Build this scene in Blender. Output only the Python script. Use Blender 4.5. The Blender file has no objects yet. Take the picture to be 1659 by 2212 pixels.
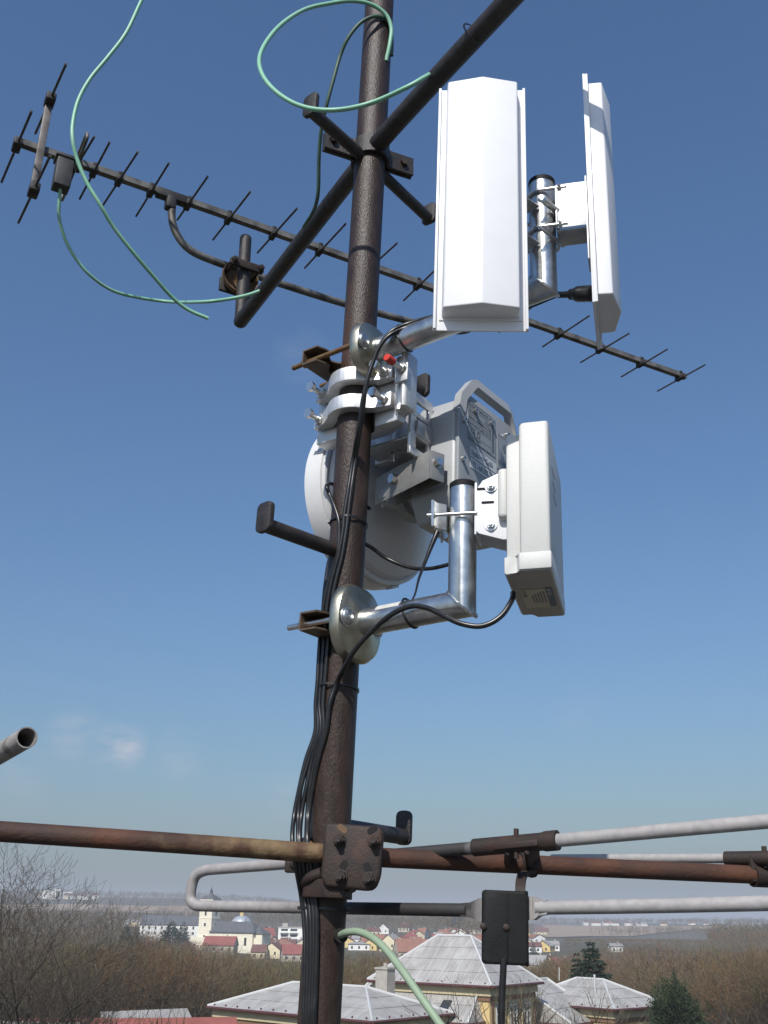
import bpy, bmesh, math, random
import numpy as np
from mathutils import Vector, Matrix, noise

random.seed(7); np.random.seed(7)
V = Vector
SC = bpy.context.scene
COL = SC.collection
PI = math.pi

# ------------------------------------------------------------------ camera
CAM = V((0, 0, 13.0))
PITCH, ROLL = math.radians(22.3), 0.012
FD, CX, CY = 2150.0, 829.5, 1106.0          # focal length and centre in units of a 1659 x 2212 view
RC = Matrix.Rotation(PI/2 + PITCH, 3, 'X') @ Matrix.Rotation(ROLL, 3, 'Z')
cam_d = bpy.data.cameras.new('camera'); cam = bpy.data.objects.new('camera', cam_d); COL.objects.link(cam)
cam.matrix_world = Matrix.Translation(CAM) @ RC.to_4x4()
cam_d.sensor_fit = 'VERTICAL'; cam_d.sensor_height = 36.0; cam_d.lens = 36.0*FD/2212.0
cam_d.clip_start = 0.05; cam_d.clip_end = 30000
SC.camera = cam

# ------------------------------------------------------------------ sky, sun, exposure
SUN_EL, SUN_AZ = math.radians(43), math.radians(180+17)      # azimuth clockwise from +Y (the view)
w = bpy.data.worlds.new('World'); SC.world = w; w.use_nodes = True
nt = w.node_tree; bg = nt.nodes['Background']
sky = nt.nodes.new('ShaderNodeTexSky'); sky.sky_type = 'NISHITA'; sky.sun_disc = False
sky.sun_elevation = SUN_EL; sky.sun_rotation = SUN_AZ
sky.altitude = 100; sky.air_density = 1.6; sky.dust_density = 2.3; sky.ozone_density = 10
bg.inputs['Strength'].default_value = 0.111
# a few faint fair-weather wisps low in the sky
def sky_clouds():
    tc = nt.nodes.new('ShaderNodeTexCoord')
    nz = nt.nodes.new('ShaderNodeTexNoise'); nz.inputs['Scale'].default_value = 17; nz.inputs['Detail'].default_value = 6
    nz.inputs['Roughness'].default_value = 0.62
    mp = nt.nodes.new('ShaderNodeMapping'); mp.inputs['Scale'].default_value = (1, 1, 3.2)
    nt.links.new(tc.outputs['Generated'], mp.inputs['Vector']); nt.links.new(mp.outputs['Vector'], nz.inputs['Vector'])
    total = None
    for (x, y, rad, amt) in CLOUDS:
        d = RC @ V(((x-CX)/FD, (CY-y)/FD, -1)); d.normalize()
        ds = nt.nodes.new('ShaderNodeVectorMath'); ds.operation = 'DISTANCE'; ds.inputs[1].default_value = d
        nt.links.new(tc.outputs['Generated'], ds.inputs[0])
        mr = nt.nodes.new('ShaderNodeMapRange'); mr.interpolation_type = 'SMOOTHERSTEP'
        mr.inputs['From Min'].default_value = rad; mr.inputs['From Max'].default_value = 0.0
        mr.inputs['To Min'].default_value = 0; mr.inputs['To Max'].default_value = amt
        nt.links.new(ds.outputs['Value'], mr.inputs['Value'])
        if total is None: total = mr.outputs[0]
        else:
            ad = nt.nodes.new('ShaderNodeMath'); ad.operation = 'MAXIMUM'
            nt.links.new(total, ad.inputs[0]); nt.links.new(mr.outputs[0], ad.inputs[1]); total = ad.outputs[0]
    r = nt.nodes.new('ShaderNodeMapRange'); r.inputs['From Min'].default_value = 0.36; r.inputs['From Max'].default_value = 0.72
    nt.links.new(nz.outputs[0], r.inputs['Value'])
    mu = nt.nodes.new('ShaderNodeMath'); mu.operation = 'MULTIPLY'
    nt.links.new(total, mu.inputs[0]); nt.links.new(r.outputs[0], mu.inputs[1])
    tint = nt.nodes.new('ShaderNodeMix'); tint.data_type = 'RGBA'; tint.blend_type = 'MULTIPLY'; tint.inputs[0].default_value = 1; tint.inputs[7].default_value = (.90, .955, 1.01, 1)
    nt.links.new(sky.outputs[0], tint.inputs[6])
    mx = nt.nodes.new('ShaderNodeMix'); mx.data_type = 'RGBA'
    nt.links.new(mu.outputs[0], mx.inputs[0]); nt.links.new(tint.outputs[2], mx.inputs[6])
    mx.inputs[7].default_value = (4.9, 5.1, 5.7, 1)
    nt.links.new(mx.outputs[2], bg.inputs['Color'])
CLOUDS = [(268, 1614, .030, 1.3), (235, 1608, .03, .8), (160, 1590, .036, .7), (385, 1632, .035, .4), (650, 770, .04, .16), (625, 1725, .035, .25), (1250, 1530, .04, .15), (40, 1670, .05, .25)]
sky_clouds()
sd = bpy.data.lights.new('sun', 'SUN'); sd.energy = 4.6; sd.angle = math.radians(0.55); sd.color = (1.0, 0.955, 0.89)
sun = bpy.data.objects.new('sun', sd); COL.objects.link(sun)
SUND = V((math.sin(SUN_AZ)*math.cos(SUN_EL), math.cos(SUN_AZ)*math.cos(SUN_EL), math.sin(SUN_EL)))
sun.location = (-10, -30, 50); sun.rotation_euler = SUND.to_track_quat('Z', 'Y').to_euler()
vs = SC.view_settings
vs.view_transform = 'Standard'; vs.look = 'None'; vs.gamma = 1.0; vs.use_curve_mapping = False; vs.exposure = 0.0
SC.render.engine = 'CYCLES'; SC.cycles.use_denoising = True
SC.cycles.max_bounces = 6; SC.cycles.volume_bounces = 0; SC.cycles.transparent_max_bounces = 8
SC.cycles.caustics_reflective = False; SC.cycles.caustics_refractive = False

# ------------------------------------------------------------------ pixel -> place helpers
def ray(x, y): return RC @ V(((x-CX)/FD, (CY-y)/FD, -1))
def P(x, y, Y):
    d = ray(x, y); return CAM + d*(Y/d.y)
def PZ(x, y, z):
    d = ray(x, y); return CAM + d*((z-CAM.z)/d.z)
def PL(x, y, o, n):
    d = ray(x, y); return CAM + d*((o-CAM).dot(n)/d.dot(n))

# ------------------------------------------------------------------ mesh helpers
def frame(o, right, up, out):
    m = Matrix.Identity(4)
    for i, a in enumerate((right, up, out)): m[0][i], m[1][i], m[2][i] = a
    m.translation = o
    return m
def ffront(o, n, up):
    up = up.normalized(); n = (n - up*n.dot(up)).normalized()
    return frame(o, up.cross(n), up, n)           # x right as seen from the front, y up, z out
def fplan(o, n, up):
    up = up.normalized(); n = (n - up*n.dot(up)).normalized()
    return frame(o, up.cross(n), n, up)           # x right, y out, z up
def faxis(o, d):
    d = d.normalized(); q = d.to_track_quat('Z', 'Y').to_matrix().to_4x4(); q.translation = o; return q

def cyl(bm, p0, p1, r0, r1=None, n=24, cap=True):
    r1 = r0 if r1 is None else r1
    m = faxis(p0, p1-p0); L = (p1-p0).length
    a = [bm.verts.new(m @ V((math.cos(2*PI*i/n)*r0, math.sin(2*PI*i/n)*r0, 0))) for i in range(n)]
    b = [bm.verts.new(m @ V((math.cos(2*PI*i/n)*r1, math.sin(2*PI*i/n)*r1, L))) for i in range(n)]
    for i in range(n): bm.faces.new((a[i], a[(i+1) % n], b[(i+1) % n], b[i]))
    if cap: bm.faces.new(a[::-1]); bm.faces.new(b)
def lathe(bm, m, prof, n=32, close=False):
    rings = []
    for r, z in prof:
        if r < 1e-6: rings.append([bm.verts.new(m @ V((0, 0, z)))])
        else: rings.append([bm.verts.new(m @ V((math.cos(2*PI*i/n)*r, math.sin(2*PI*i/n)*r, z))) for i in range(n)])
    pr = list(zip(rings, rings[1:])) + ([(rings[-1], rings[0])] if close else [])
    for a, b in pr:
        if len(a) == 1 and len(b) == 1: continue
        for i in range(n):
            j = (i+1) % n
            if len(a) == 1: bm.faces.new((a[0], b[j], b[i]))
            elif len(b) == 1: bm.faces.new((a[i], a[j], b[0]))
            else: bm.faces.new((a[i], a[j], b[j], b[i]))
def pipe(bm, p0, p1, r, t=.004, n=28):
    L = (p1-p0).length
    lathe(bm, faxis(p0, p1-p0), [(r, 0), (r, L), (r-t, L), (r-t, 0)], n, True)
def spline(pts, k=8):
    pts = [V(p) for p in pts]; out = []
    q = [pts[0]*2-pts[1]] + pts + [pts[-1]*2-pts[-2]]
    for i in range(1, len(q)-2):
        a, b, c, d = q[i-1], q[i], q[i+1], q[i+2]
        for j in range(k):
            t = j/k
            out.append(.5*((2*b)+(c-a)*t+(2*a-5*b+4*c-d)*t*t+(3*b-a-3*c+d)*t**3))
    out.append(pts[-1]); return out
def tube(bm, pts, r, n=10, cap=True, closed=False, sect=None):
    pts = [V(p) for p in pts]; N = len(pts)
    tans = []
    for i in range(N):
        if closed: t = pts[(i+1) % N]-pts[i-1]
        else: t = pts[min(i+1, N-1)]-pts[max(i-1, 0)]
        tans.append(t.normalized())
    t0 = tans[0]; nn = t0.orthogonal().normalized()
    if abs(t0.z) < .95: nn = (V((0, 0, 1))-t0*t0.z).normalized()
    rings = []
    for i in range(N):
        if i: nn = (nn - tans[i]*nn.dot(tans[i])).normalized()
        bn = tans[i].cross(nn)
        rr = r(i/(N-1)) if callable(r) else r
        if sect: rings.append([bm.verts.new(pts[i]+nn*a+bn*b) for a, b in sect])
        else: rings.append([bm.verts.new(pts[i]+nn*math.cos(2*PI*k/n)*rr+bn*math.sin(2*PI*k/n)*rr) for k in range(n)])
    n = len(rings[0])
    for i in range(N if closed else N-1):
        a, b = rings[i], rings[(i+1) % N]
        for k in range(n): bm.faces.new((a[k], a[(k+1) % n], b[(k+1) % n], b[k]))
    if cap and not closed: bm.faces.new(rings[0][::-1]); bm.faces.new(rings[-1])
def prism(bm, m, poly, z0, z1, bev=0, seg=2):
    a = [bm.verts.new(m @ V((x, y, z0))) for x, y in poly]; b = [bm.verts.new(m @ V((x, y, z1))) for x, y in poly]
    n = len(poly); fs = [bm.faces.new(a[::-1]), bm.faces.new(b)]
    for i in range(n): fs.append(bm.faces.new((a[i], a[(i+1) % n], b[(i+1) % n], b[i])))
    if bev:
        es = list({e for f in fs for e in f.edges})
        bmesh.ops.bevel(bm, geom=es, offset=bev, segments=seg, profile=.5, affect='EDGES')
def box(bm, m, c, s, bev=0, seg=2):
    x, y, z = c; a, b, d = s[0]/2, s[1]/2, s[2]/2
    prism(bm, m, [(x-a, y-b), (x+a, y-b), (x+a, y+b), (x-a, y+b)], z-d, z+d, bev, seg)
def hexa(bm, p, d, r, h, n=6): 
    cyl(bm, p, p+d.normalized()*h, r, n=n)
def bolt(bm, p, d, r, h, wash=True):
    d = d.normalized()
    if wash: cyl(bm, p, p+d*h*.18, r*1.3, n=18)
    cyl(bm, p+d*h*.16, p+d*h, r, n=6)
def rrect(w, h, r, k=4):
    out = []
    for cx, cy, a0 in ((w/2-r, h/2-r, 0), (-w/2+r, h/2-r, 90), (-w/2+r, -h/2+r, 180), (w/2-r, -h/2+r, 270)):
        for i in range(k+1):
            a = math.radians(a0+90*i/k); out.append((cx+r*math.cos(a), cy+r*math.sin(a)))
    return out

def finish(bm, name, mat, parent=None, loc=None, smooth=40):
    me = bpy.data.meshes.new(name)
    bmesh.ops.recalc_face_normals(bm, faces=bm.faces)
    base = parent
    while base is not None and base.parent is not None: base = base.parent
    off = base.location if base is not None else (V(loc) if loc is not None else V((0, 0, 0)))
    bmesh.ops.translate(bm, verts=bm.verts, vec=-off)
    bm.to_mesh(me); bm.free()
    if smooth:
        me.polygons.foreach_set('use_smooth', [True]*len(me.polygons))
        me.set_sharp_from_angle(angle=math.radians(smooth))
    if mat is not None: me.materials.append(mat)
    o = bpy.data.objects.new(name, me); COL.objects.link(o)
    if parent is not None: o.parent = parent
    else: o.location = off
    return o
def tag(o, label=None, cat=None, group=None, kind=None):
    if label: o['label'] = label
    if cat: o['category'] = cat
    if group: o['group'] = group
    if kind: o['kind'] = kind
    return o
def thing(name, loc, label, cat, group=None):
    o = bpy.data.objects.new(name, None); o.empty_display_size = .1; COL.objects.link(o); o.location = loc
    return tag(o, label, cat, group)
class Bm:
    """with-less builder: b = Bm(); ...; b.put(name, mat, parent)"""
    def __init__(s): s.b = bmesh.new()
    def put(s, name, mat, parent=None, loc=None, smooth=40): return finish(s.b, name, mat, parent, loc, smooth)
def part(name, mat, parent, fn, smooth=40, loc=None):
    b = bmesh.new(); fn(b); return finish(b, name, mat, parent, loc, smooth)

def text_mesh(body, size, m, mat, parent, name='lettering', align='LEFT', sx=1.0):
    c = bpy.data.curves.new('t', 'FONT'); c.body = body; c.size = size; c.align_x = align; c.extrude = 0.00008
    o = bpy.data.objects.new('t', c); COL.objects.link(o)
    bpy.context.view_layer.update()
    me = bpy.data.meshes.new_from_object(o.evaluated_get(bpy.context.evaluated_depsgraph_get()))
    bpy.data.objects.remove(o); bpy.data.curves.remove(c)
    base = parent
    while base.parent is not None: base = base.parent
    me.transform(Matrix.Translation(-base.location) @ m @ Matrix.Diagonal((sx, 1, 1, 1)))
    me.materials.clear(); me.materials.append(mat)
    ob = bpy.data.objects.new(name, me); COL.objects.link(ob); ob.parent = parent
    return ob

# ------------------------------------------------------------------ materials
def nodes(name):
    m = bpy.data.materials.new(name); m.use_nodes = True
    return m, m.node_tree, m.node_tree.nodes['Principled BSDF']
def pmat(name, c1, c2=None, scale=12, lo=.35, hi=.65, rough=.5, rvar=0, metal=0, bump=0, bscale=300, detail=5, spec=.5, coat=0, c3=None, s3=3, lo3=.55, hi3=.7, stretch=(1, 1, 1)):
    m, t, b = nodes(name); N = t.nodes.new; L = t.links.new
    tc = N('ShaderNodeTexCoord'); mp = N('ShaderNodeMapping'); mp.inputs['Scale'].default_value = stretch
    L(tc.outputs['Object'], mp.inputs['Vector'])
    b.inputs['Roughness'].default_value = rough; b.inputs['Metallic'].default_value = metal
    b.inputs['Specular IOR Level'].default_value = spec
    b.inputs['Coat Weight'].default_value = coat
    b.inputs['Base Color'].default_value = (*c1, 1)
    out = None
    if c2 is not None:
        nz = N('ShaderNodeTexNoise'); nz.inputs['Scale'].default_value = scale; nz.inputs['Detail'].default_value = detail
        nz.inputs['Roughness'].default_value = .6
        L(mp.outputs[0], nz.inputs['Vector'])
        cr = N('ShaderNodeValToRGB'); cr.color_ramp.elements[0].position = lo; cr.color_ramp.elements[1].position = hi
        cr.color_ramp.elements[0].color = (*c1, 1); cr.color_ramp.elements[1].color = (*c2, 1)
        L(nz.outputs[0], cr.inputs[0]); out = cr.outputs[0]
        if rvar:
            mr = N('ShaderNodeMapRange'); mr.inputs['To Min'].default_value = rough-rvar; mr.inputs['To Max'].default_value = rough+rvar
            L(nz.outputs[0], mr.inputs[0]); L(mr.outputs[0], b.inputs['Roughness'])
    if c3 is not None:
        n3 = N('ShaderNodeTexNoise'); n3.inputs['Scale'].default_value = s3; n3.inputs['Detail'].default_value = 6
        L(mp.outputs[0], n3.inputs['Vector'])
        m3 = N('ShaderNodeMapRange'); m3.inputs['From Min'].default_value = lo3; m3.inputs['From Max'].default_value = hi3
        L(n3.outputs[0], m3.inputs[0])
        mx = N('ShaderNodeMix'); mx.data_type = 'RGBA'; mx.inputs[7].default_value = (*c3, 1)
        if out is not None: L(out, mx.inputs[6])
        else: mx.inputs[6].default_value = (*c1, 1)
        L(m3.outputs[0], mx.inputs[0]); out = mx.outputs[2]
    if out is not None: L(out, b.inputs['Base Color'])
    if bump:
        bz = N('ShaderNodeTexNoise'); bz.inputs['Scale'].default_value = bscale; bz.inputs['Detail'].default_value = 3
        L(mp.outputs[0], bz.inputs['Vector'])
        bp = N('ShaderNodeBump'); bp.inputs['Strength'].default_value = min(1, bump); bp.inputs['Distance'].default_value = .002*max(1, bump)
        L(bz.outputs[0], bp.inputs['Height']); L(bp.outputs[0], b.inputs['Normal'])
    m['p'] = 1
    return m
M = {}
M['mast'] = pmat('mast_paint', (.027, .017, .0135), (.046, .030, .024), 60, rough=.42, rvar=.1, bump=.7, bscale=430, c3=(.080, .042, .027), s3=9, lo3=.58, hi3=.76, spec=.32, stretch=(1, 1, .35))
M['arm'] = pmat('arm_paint', (.018, .015, .014), (.038, .031, .028), 40, rough=.5, bump=.8, bscale=300, c3=(.07, .036, .02), s3=16, lo3=.62, hi3=.8)
M['rust'] = pmat('rust', (.038, .018, .013), (.115, .044, .020), 9, rough=.75, bump=.7, bscale=160, c3=(.036, .022, .018), s3=8, lo3=.48, hi3=.62, stretch=(.5, 1, 1))
M['rust_y'] = pmat('rust_yellow', (.15, .085, .038), (.07, .03, .016), 18, rough=.65, bump=.5, bscale=160, c3=(.22, .15, .07), s3=9, lo3=.5, hi3=.7, stretch=(.5, 1, 1))
M['rust_dk'] = pmat('rust_dark', (.020, .0135, .0115), (.038, .022, .016), 24, rough=.7, bump=.5, bscale=220, c3=(.085, .034, .018), s3=11, lo3=.6, hi3=.78)
M['galv'] = pmat('galvanised', (.50, .505, .50), (.64, .645, .63), 55, rough=.33, rvar=.08, metal=1, bump=.08, bscale=90, c3=(.42, .44, .45), s3=16)
M['galv_y'] = pmat('zinc_yellow', (.36, .335, .25), (.48, .455, .37), 26, rough=.34, rvar=.08, metal=1, bump=.06, bscale=80, c3=(.40, .33, .2), s3=12, lo3=.6, hi3=.8)
M['rod_y'] = pmat('rod_rust', (.20, .145, .07), (.17, .07, .03), 30, rough=.5, metal=.5, bump=.5, bscale=300)
M['yoke'] = pmat('yoke_rust', (.10, .07, .048), (.15, .11, .08), 30, rough=.6, metal=.3, bump=.4, bscale=250)
M['alu'] = pmat('cast_alu', (.66, .66, .655), (.74, .74, .735), 90, rough=.50, rvar=.06, metal=.75, bump=.15, bscale=400)
M['alu_d'] = pmat('alu_plate', (.50, .505, .51), (.57, .575, .58), 50, rough=.42, metal=.6, bump=.05, bscale=300)
M['alu_m'] = pmat('matt_alu', (.36, .35, .33), (.42, .41, .39), 60, rough=.55, metal=.7)
M['steel'] = pmat('bolt_steel', (.60, .59, .57), (.7, .69, .67), 80, rough=.28, metal=1)
M['white'] = pmat('white_plastic', (.80, .80, .81), (.77, .77, .78), 20, rough=.35, spec=.5)
M['dish'] = pmat('dish_white', (.70, .70, .695), (.66, .66, .66), 20, rough=.38)
M['ap'] = pmat('ap_plastic', (.60, .60, .575), (.56, .56, .535), 260, rough=.5, bump=.25, bscale=700)
M['apdk'] = pmat('ap_base', (.40, .38, .345), (.37, .35, .32), 200, rough=.6)
M['odu'] = pmat('odu_paint', (.42, .435, .44), (.48, .495, .50), 420, rough=.42, metal=.15, bump=.2, bscale=700)
M['odul'] = pmat('odu_plate', (.31, .335, .355), (.35, .37, .385), 420, rough=.45, metal=.1)
M['black'] = pmat('black_rubber', (.010, .010, .011), (.018, .018, .019), 60, rough=.32, spec=.5)
M['blackbox'] = pmat('black_plastic', (.006, .0065, .007), (.010, .010, .0105), 40, spec=.25, rough=.65, bump=.2, bscale=300, c3=(.025, .024, .023), s3=20, lo3=.6, hi3=.85)
M['green'] = pmat('green_cable', (.20, .46, .31), (.26, .50, .36), 14, rough=.45, c3=(.10, .2, .13), s3=22, lo3=.66, hi3=.8)
M['green_shade'] = pmat('green_cable_shaded', (.03, .06, .043), (.07, .14, .10), 18, rough=.5)  # darker copy of the cable green, with shade put into the colour
M['sage'] = pmat('sage_hose', (.235, .315, .21), (.27, .345, .24), 14, rough=.5, c3=(.16, .21, .14), s3=12, lo3=.6, hi3=.8)
M['yagi'] = pmat('weathered_alu', (.10, .095, .085), (.19, .18, .165), 26, rough=.55, metal=.3, c3=(.05, .046, .042), s3=18, lo3=.5, hi3=.7)
M['yrod'] = pmat('weathered_rod', (.045, .042, .039), (.09, .084, .075), 60, rough=.55, metal=.2)
M['ybar'] = pmat('weathered_bar', (.22, .205, .19), (.14, .12, .11), 20, rough=.5, metal=.3, c3=(.06, .045, .04), s3=9, lo3=.45, hi3=.56)
M['bwplastic'] = pmat('aged_black', (.014, .013, .013), (.03, .028, .026), 60, rough=.6)
M['greyplastic'] = pmat('aged_grey', (.030, .030, .032), (.05, .05, .051), 40, rough=.55)
M['greypipe'] = pmat('grey_pipe', (.34, .32, .30), (.24, .22, .2), 16, rough=.7, bump=.3, bscale=200, c3=(.08, .07, .065), s3=14, lo3=.55, hi3=.7)
M['hole'] = pmat('dark_inside', (.012, .01, .01), rough=.9)
M['red'] = pmat('red_cap', (.62, .05, .03), rough=.4)
M['sticker'] = pmat('sticker_white', (.62, .64, .66), rough=.5)
M['ink'] = pmat('ink', (.03, .035, .045), rough=.7)
M['ink_s'] = pmat('ink_soft', (.16, .19, .23), rough=.7)
M['beige'] = pmat('label_beige', (.55, .50, .40), rough=.6)
def dipole_mat():
    m, t, b = nodes('white_tube_sooted'); N = t.nodes.new; L = t.links.new
    tc = N('ShaderNodeTexCoord'); sp = N('ShaderNodeSeparateXYZ'); L(tc.outputs['Object'], sp.inputs[0])
    nz = N('ShaderNodeTexNoise'); nz.inputs['Scale'].default_value = 17; nz.inputs['Detail'].default_value = 6; L(tc.outputs['Object'], nz.inputs[0])
    ad = N('ShaderNodeMath'); ad.operation = 'MULTIPLY_ADD'; ad.inputs[1].default_value = .07; L(nz.outputs[0], ad.inputs[0]); L(sp.outputs[0], ad.inputs[2])
    mr = N('ShaderNodeMapRange'); mr.inputs['From Min'].default_value = -1; mr.inputs['From Max'].default_value = 1; L(ad.outputs[0], mr.inputs[0])
    cr = N('ShaderNodeValToRGB'); e = cr.color_ramp.elements
    def px(x): return (x+.035+1)/2
    e[0].position = px(SOOT[0]-.2); e[0].color = (.34, .32, .315, 1); e[1].position = px(SOOT[0]-.03); e[1].color = (.20, .18, .18, 1)
    for p_, c_ in ((SOOT[0]+.02, (.035, .032, .032)), (SOOT[1]-.02, (.04, .036, .036)), (SOOT[1]+.012, (.34, .325, .315)), (SOOT[1]+.4, (.37, .35, .34))):
        k = e.new(px(p_)); k.color = (*c_, 1)
    L(mr.outputs[0], cr.inputs[0])
    n2 = N('ShaderNodeTexNoise'); n2.inputs['Scale'].default_value = 60; n2.inputs['Detail'].default_value = 5; L(tc.outputs['Object'], n2.inputs[0])
    mx = N('ShaderNodeMix'); mx.data_type = 'RGBA'; mx.blend_type = 'MULTIPLY'; mx.inputs[0].default_value = .5
    L(cr.outputs[0], mx.inputs[6]); L(n2.outputs[0], mx.inputs[7]); 
    g = N('ShaderNodeMix'); g.data_type = 'RGBA'; g.blend_type = 'MULTIPLY'; g.inputs[0].default_value = 1; g.inputs[7].default_value = (1.2, 1.2, 1.2, 1)
    L(mx.outputs[2], g.inputs[6]); L(g.outputs[2], b.inputs['Base Color']); b.inputs['Roughness'].default_value = .6
    bp = N('ShaderNodeBump'); bp.inputs['Strength'].default_value = .4; bp.inputs['Distance'].default_value = .002; L(n2.outputs[0], bp.inputs['Height']); L(bp.outputs[0], b.inputs['Normal'])
    return m
# ------------------------------------------------------------------ mast
MT, MB_ = P(820, 0, 1.95), P(702, 1990, 1.95)
UP = (MT-MB_).normalized()
MR = .038
def mast_at(z): return MB_ + UP*((z-MB_.z)/UP.z)
def mast_y(x, y): return P(x, y, 1.95).z
ROOF_Z = CAM.z-1.62
part('rooftop_building', pmat('roof_felt', (.09, .088, .085), (.13, .125, .12), 6, rough=.9, bump=.5, bscale=60), None,
     lambda b: (box(b, Matrix.Identity(4), (0, -2.5, ROOF_Z/2-1), (12, 11, ROOF_Z+2)), box(b, Matrix.Identity(4), (0, -2.5, ROOF_Z+.03), (11.4, 10.4, .06))), smooth=0)  # unseen building that carries the mast, walls down to the ground
tag(bpy.data.objects['rooftop_building'], kind='structure')

foot = mast_at(ROOF_Z+.05)
mast = thing('antenna_mast', foot, 'tall dark brown painted steel mast with climbing steps', 'mast')
part('pole', M['mast'], mast, lambda b: cyl(b, foot, mast_at(CAM.z+3.3), MR, n=48))
part('base_plate', M['mast'], mast, lambda b: box(b, Matrix.Translation(foot), (0, 0, .008), (.25, .25, .016), .003))
def step(end, z, r=.0145, pw=.042, ph=.062, tip=None):
    a = mast_at(z); e = V(end); d = (e-a).normalized(); s = a+d*(MR*.75)
    def f(b):
        cyl(b, s, e, r, n=20)
    st = part('climbing_step', M['arm'], mast, f)
    side = UP.cross(d).normalized()
    m = frame(e+UP*(ph*.5-r*1.05), side, UP, d)
    part('end_plate', M['arm'], st, lambda b: prism(b, m, rrect(pw, ph, .012), -.004, .008, .0025, 2))
z_s1 = mast_y(790, 352)
step(PZ(672, 240, z_s1), z_s1); step(PZ(926, 472, z_s1), z_s1)
z_s3 = mast_y(705, 1197); step(PZ(573, 1134, z_s3), z_s3, .015)
z_s4 = mast_y(770, 770); step(PZ(911, 846, z_s4), z_s4)
z_s5 = mast_y(715, 1783); step(PZ(871, 1807, z_s5), z_s5, .0165, .036, .07)
hole_p = P(733, 2022, 1.95-.030)
part('cable_hole', M['hole'], mast, lambda b: cyl(b, hole_p, hole_p+V((.35, -.9, .1)).normalized()*.012, .0125, n=20))
def seam(b): tube(b, [mast_at(CAM.z-.1)+V((.0, 0, 0)), mast_at(CAM.z)], .001, 4)

# ------------------------------------------------------------------ crossarm with strap clamp
z1 = mast_y(800, 335)
arm = thing('support_arm', mast_at(z1), 'black steel crossarm strapped to the mast with an upturned stub end', 'antenna arm')
a_near = [PZ(1100, 0, z1), PZ(940, 173, z1), PZ(822, 304, z1)]
a_far = [PZ(735, 413, z1), PZ(520, 694, z1)]
near_dir = (a_near[0]-a_near[1]).normalized()
a0 = a_near[0]+near_dir*.75
part('bar', M['arm'], arm, lambda b: tube(b, spline([a0, a_near[0], a_near[1], a_near[2], V((a_near[2]+a_far[0])/2), a_far[0], (a_far[0]+a_far[1])/2, a_far[1]], 5), .0225, 24))
stub_b = a_far[1]; stub_t = P(531, 512, stub_b.y)
part('stub', M['arm'], arm, lambda b: (tube(b, [stub_b-UP*.012, stub_b+(stub_t-stub_b)*.93, stub_b+(stub_t-stub_b)*.985, stub_t], lambda t: .0195 if t < .7 else .0165, 24), lathe(b, faxis(stub_b, V((0, 0, 1))), [(0, -.0225), (.012, -.019), (.0215, -.008), (.0225, 0), (.0195, .02)], 24)))
fl, fr = PZ(700, 300, z1+.004), PZ(890, 362, z1+.004)
fd = (fr-fl).normalized(); fn = V((fd.y, -fd.x, 0)).normalized()
if fn.y > 0: fn = -fn
mc = mast_at(z1)
def strap(b):
    pts = []
    R_ = MR+.005
    aL = (fl-mc).dot(fd); aR = (fr-mc).dot(fd)
    pts.append(mc+fd*aL+fn*.004); pts.append(mc+fd*(-R_-.012)+fn*.004)
    for k in range(15):
        a = math.radians(172-164*k/14); pts.append(mc+fd*math.cos(a)*R_+fn*(math.sin(a)*R_+.002))
    pts.append(mc+fd*(R_+.012)+fn*.004); pts.append(mc+fd*aR+fn*.004)
    tube(b, pts, 1, sect=[(-.026, -.004), (.026, -.004), (.026, .004), (-.026, .004)])
def strap2(b):
    aL = (fl-mc).dot(fd); aR = (fr-mc).dot(fd); R_ = MR+.005
    pts = [mc+fd*aL-fn*.008, mc+fd*(-R_-.01)-fn*.008]
    for k in range(15):
        a = math.radians(188+164*k/14); pts.append(mc+fd*math.cos(a)*R_+fn*(math.sin(a)*R_-.004))
    pts += [mc+fd*(R_+.01)-fn*.008, mc+fd*aR-fn*.008]
    tube(b, pts, 1, sect=[(-.026, -.004), (.026, -.004), (.026, .004), (-.026, .004)])
part('strap', M['arm'], arm, strap); part('strap', M['arm'], arm, strap2)
bp = mc+fd*((fr-mc).dot(fd)-.028)+fn*.006
part('bolt', M['rust_dk'], arm, lambda b: (bolt(b, bp, fn, .0095, .012), cyl(b, bp-fn*.03, bp, .005, n=12)))
bp2 = mc+fd*((fl-mc).dot(fd)+.02)+fn*.006
part('bolt', M['rust_dk'], arm, lambda b: (bolt(b, bp2, fn, .0095, .012), cyl(b, bp2-fn*.03, bp2, .005, n=12)))

# ------------------------------------------------------------------ long television yagi
zY = CAM.z+2.18
YA, YB = PZ(38, 306, zY), PZ(1476, 813, zY)
yd = (YB-YA).normalized(); yn = V((-yd.y, yd.x, 0))          # horizontal normal, pointing away from us
yagi = thing('yagi_antenna', PZ(375, 410, zY), 'long weathered yagi television antenna with many thin crosswise rods', 'antenna')
def ypt(x, y): 
    p = PZ(x, y, zY); return YA+yd*(p-YA).dot(yd)
def yv(x, y): return PL(x, y, YA, yn)                        # in the upright plane of the boom
bs = .0105
part('boom', M['yagi'], yagi, lambda b: tube(b, [YA-yd*.01, YB+yd*.01], 1, sect=[(-bs, -bs), (bs, -bs), (bs, bs), (-bs, bs)]), smooth=0)
els = [((204, 295), (150, 385)), ((237, 307), (172, 430)), ((298, 328), (222, 444)), ((365, 352), (294, 467)), ((449, 381), (383, 475)), ((541, 414), (460, 518)),
       ((642, 450), (556, 546)), ((747, 483), (658, 579)), ((858, 525), (762, 612)), ((962, 562), (872, 649)), ((1068, 606), (980, 678)), ((1170, 647), (1078, 718)),
       ((1273, 682), (1172, 749)), ((1359, 720), (1254, 783)), ((1442, 754), (1342, 814)), ((1523, 788), (1420, 845))]
zE = zY-.018
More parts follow.
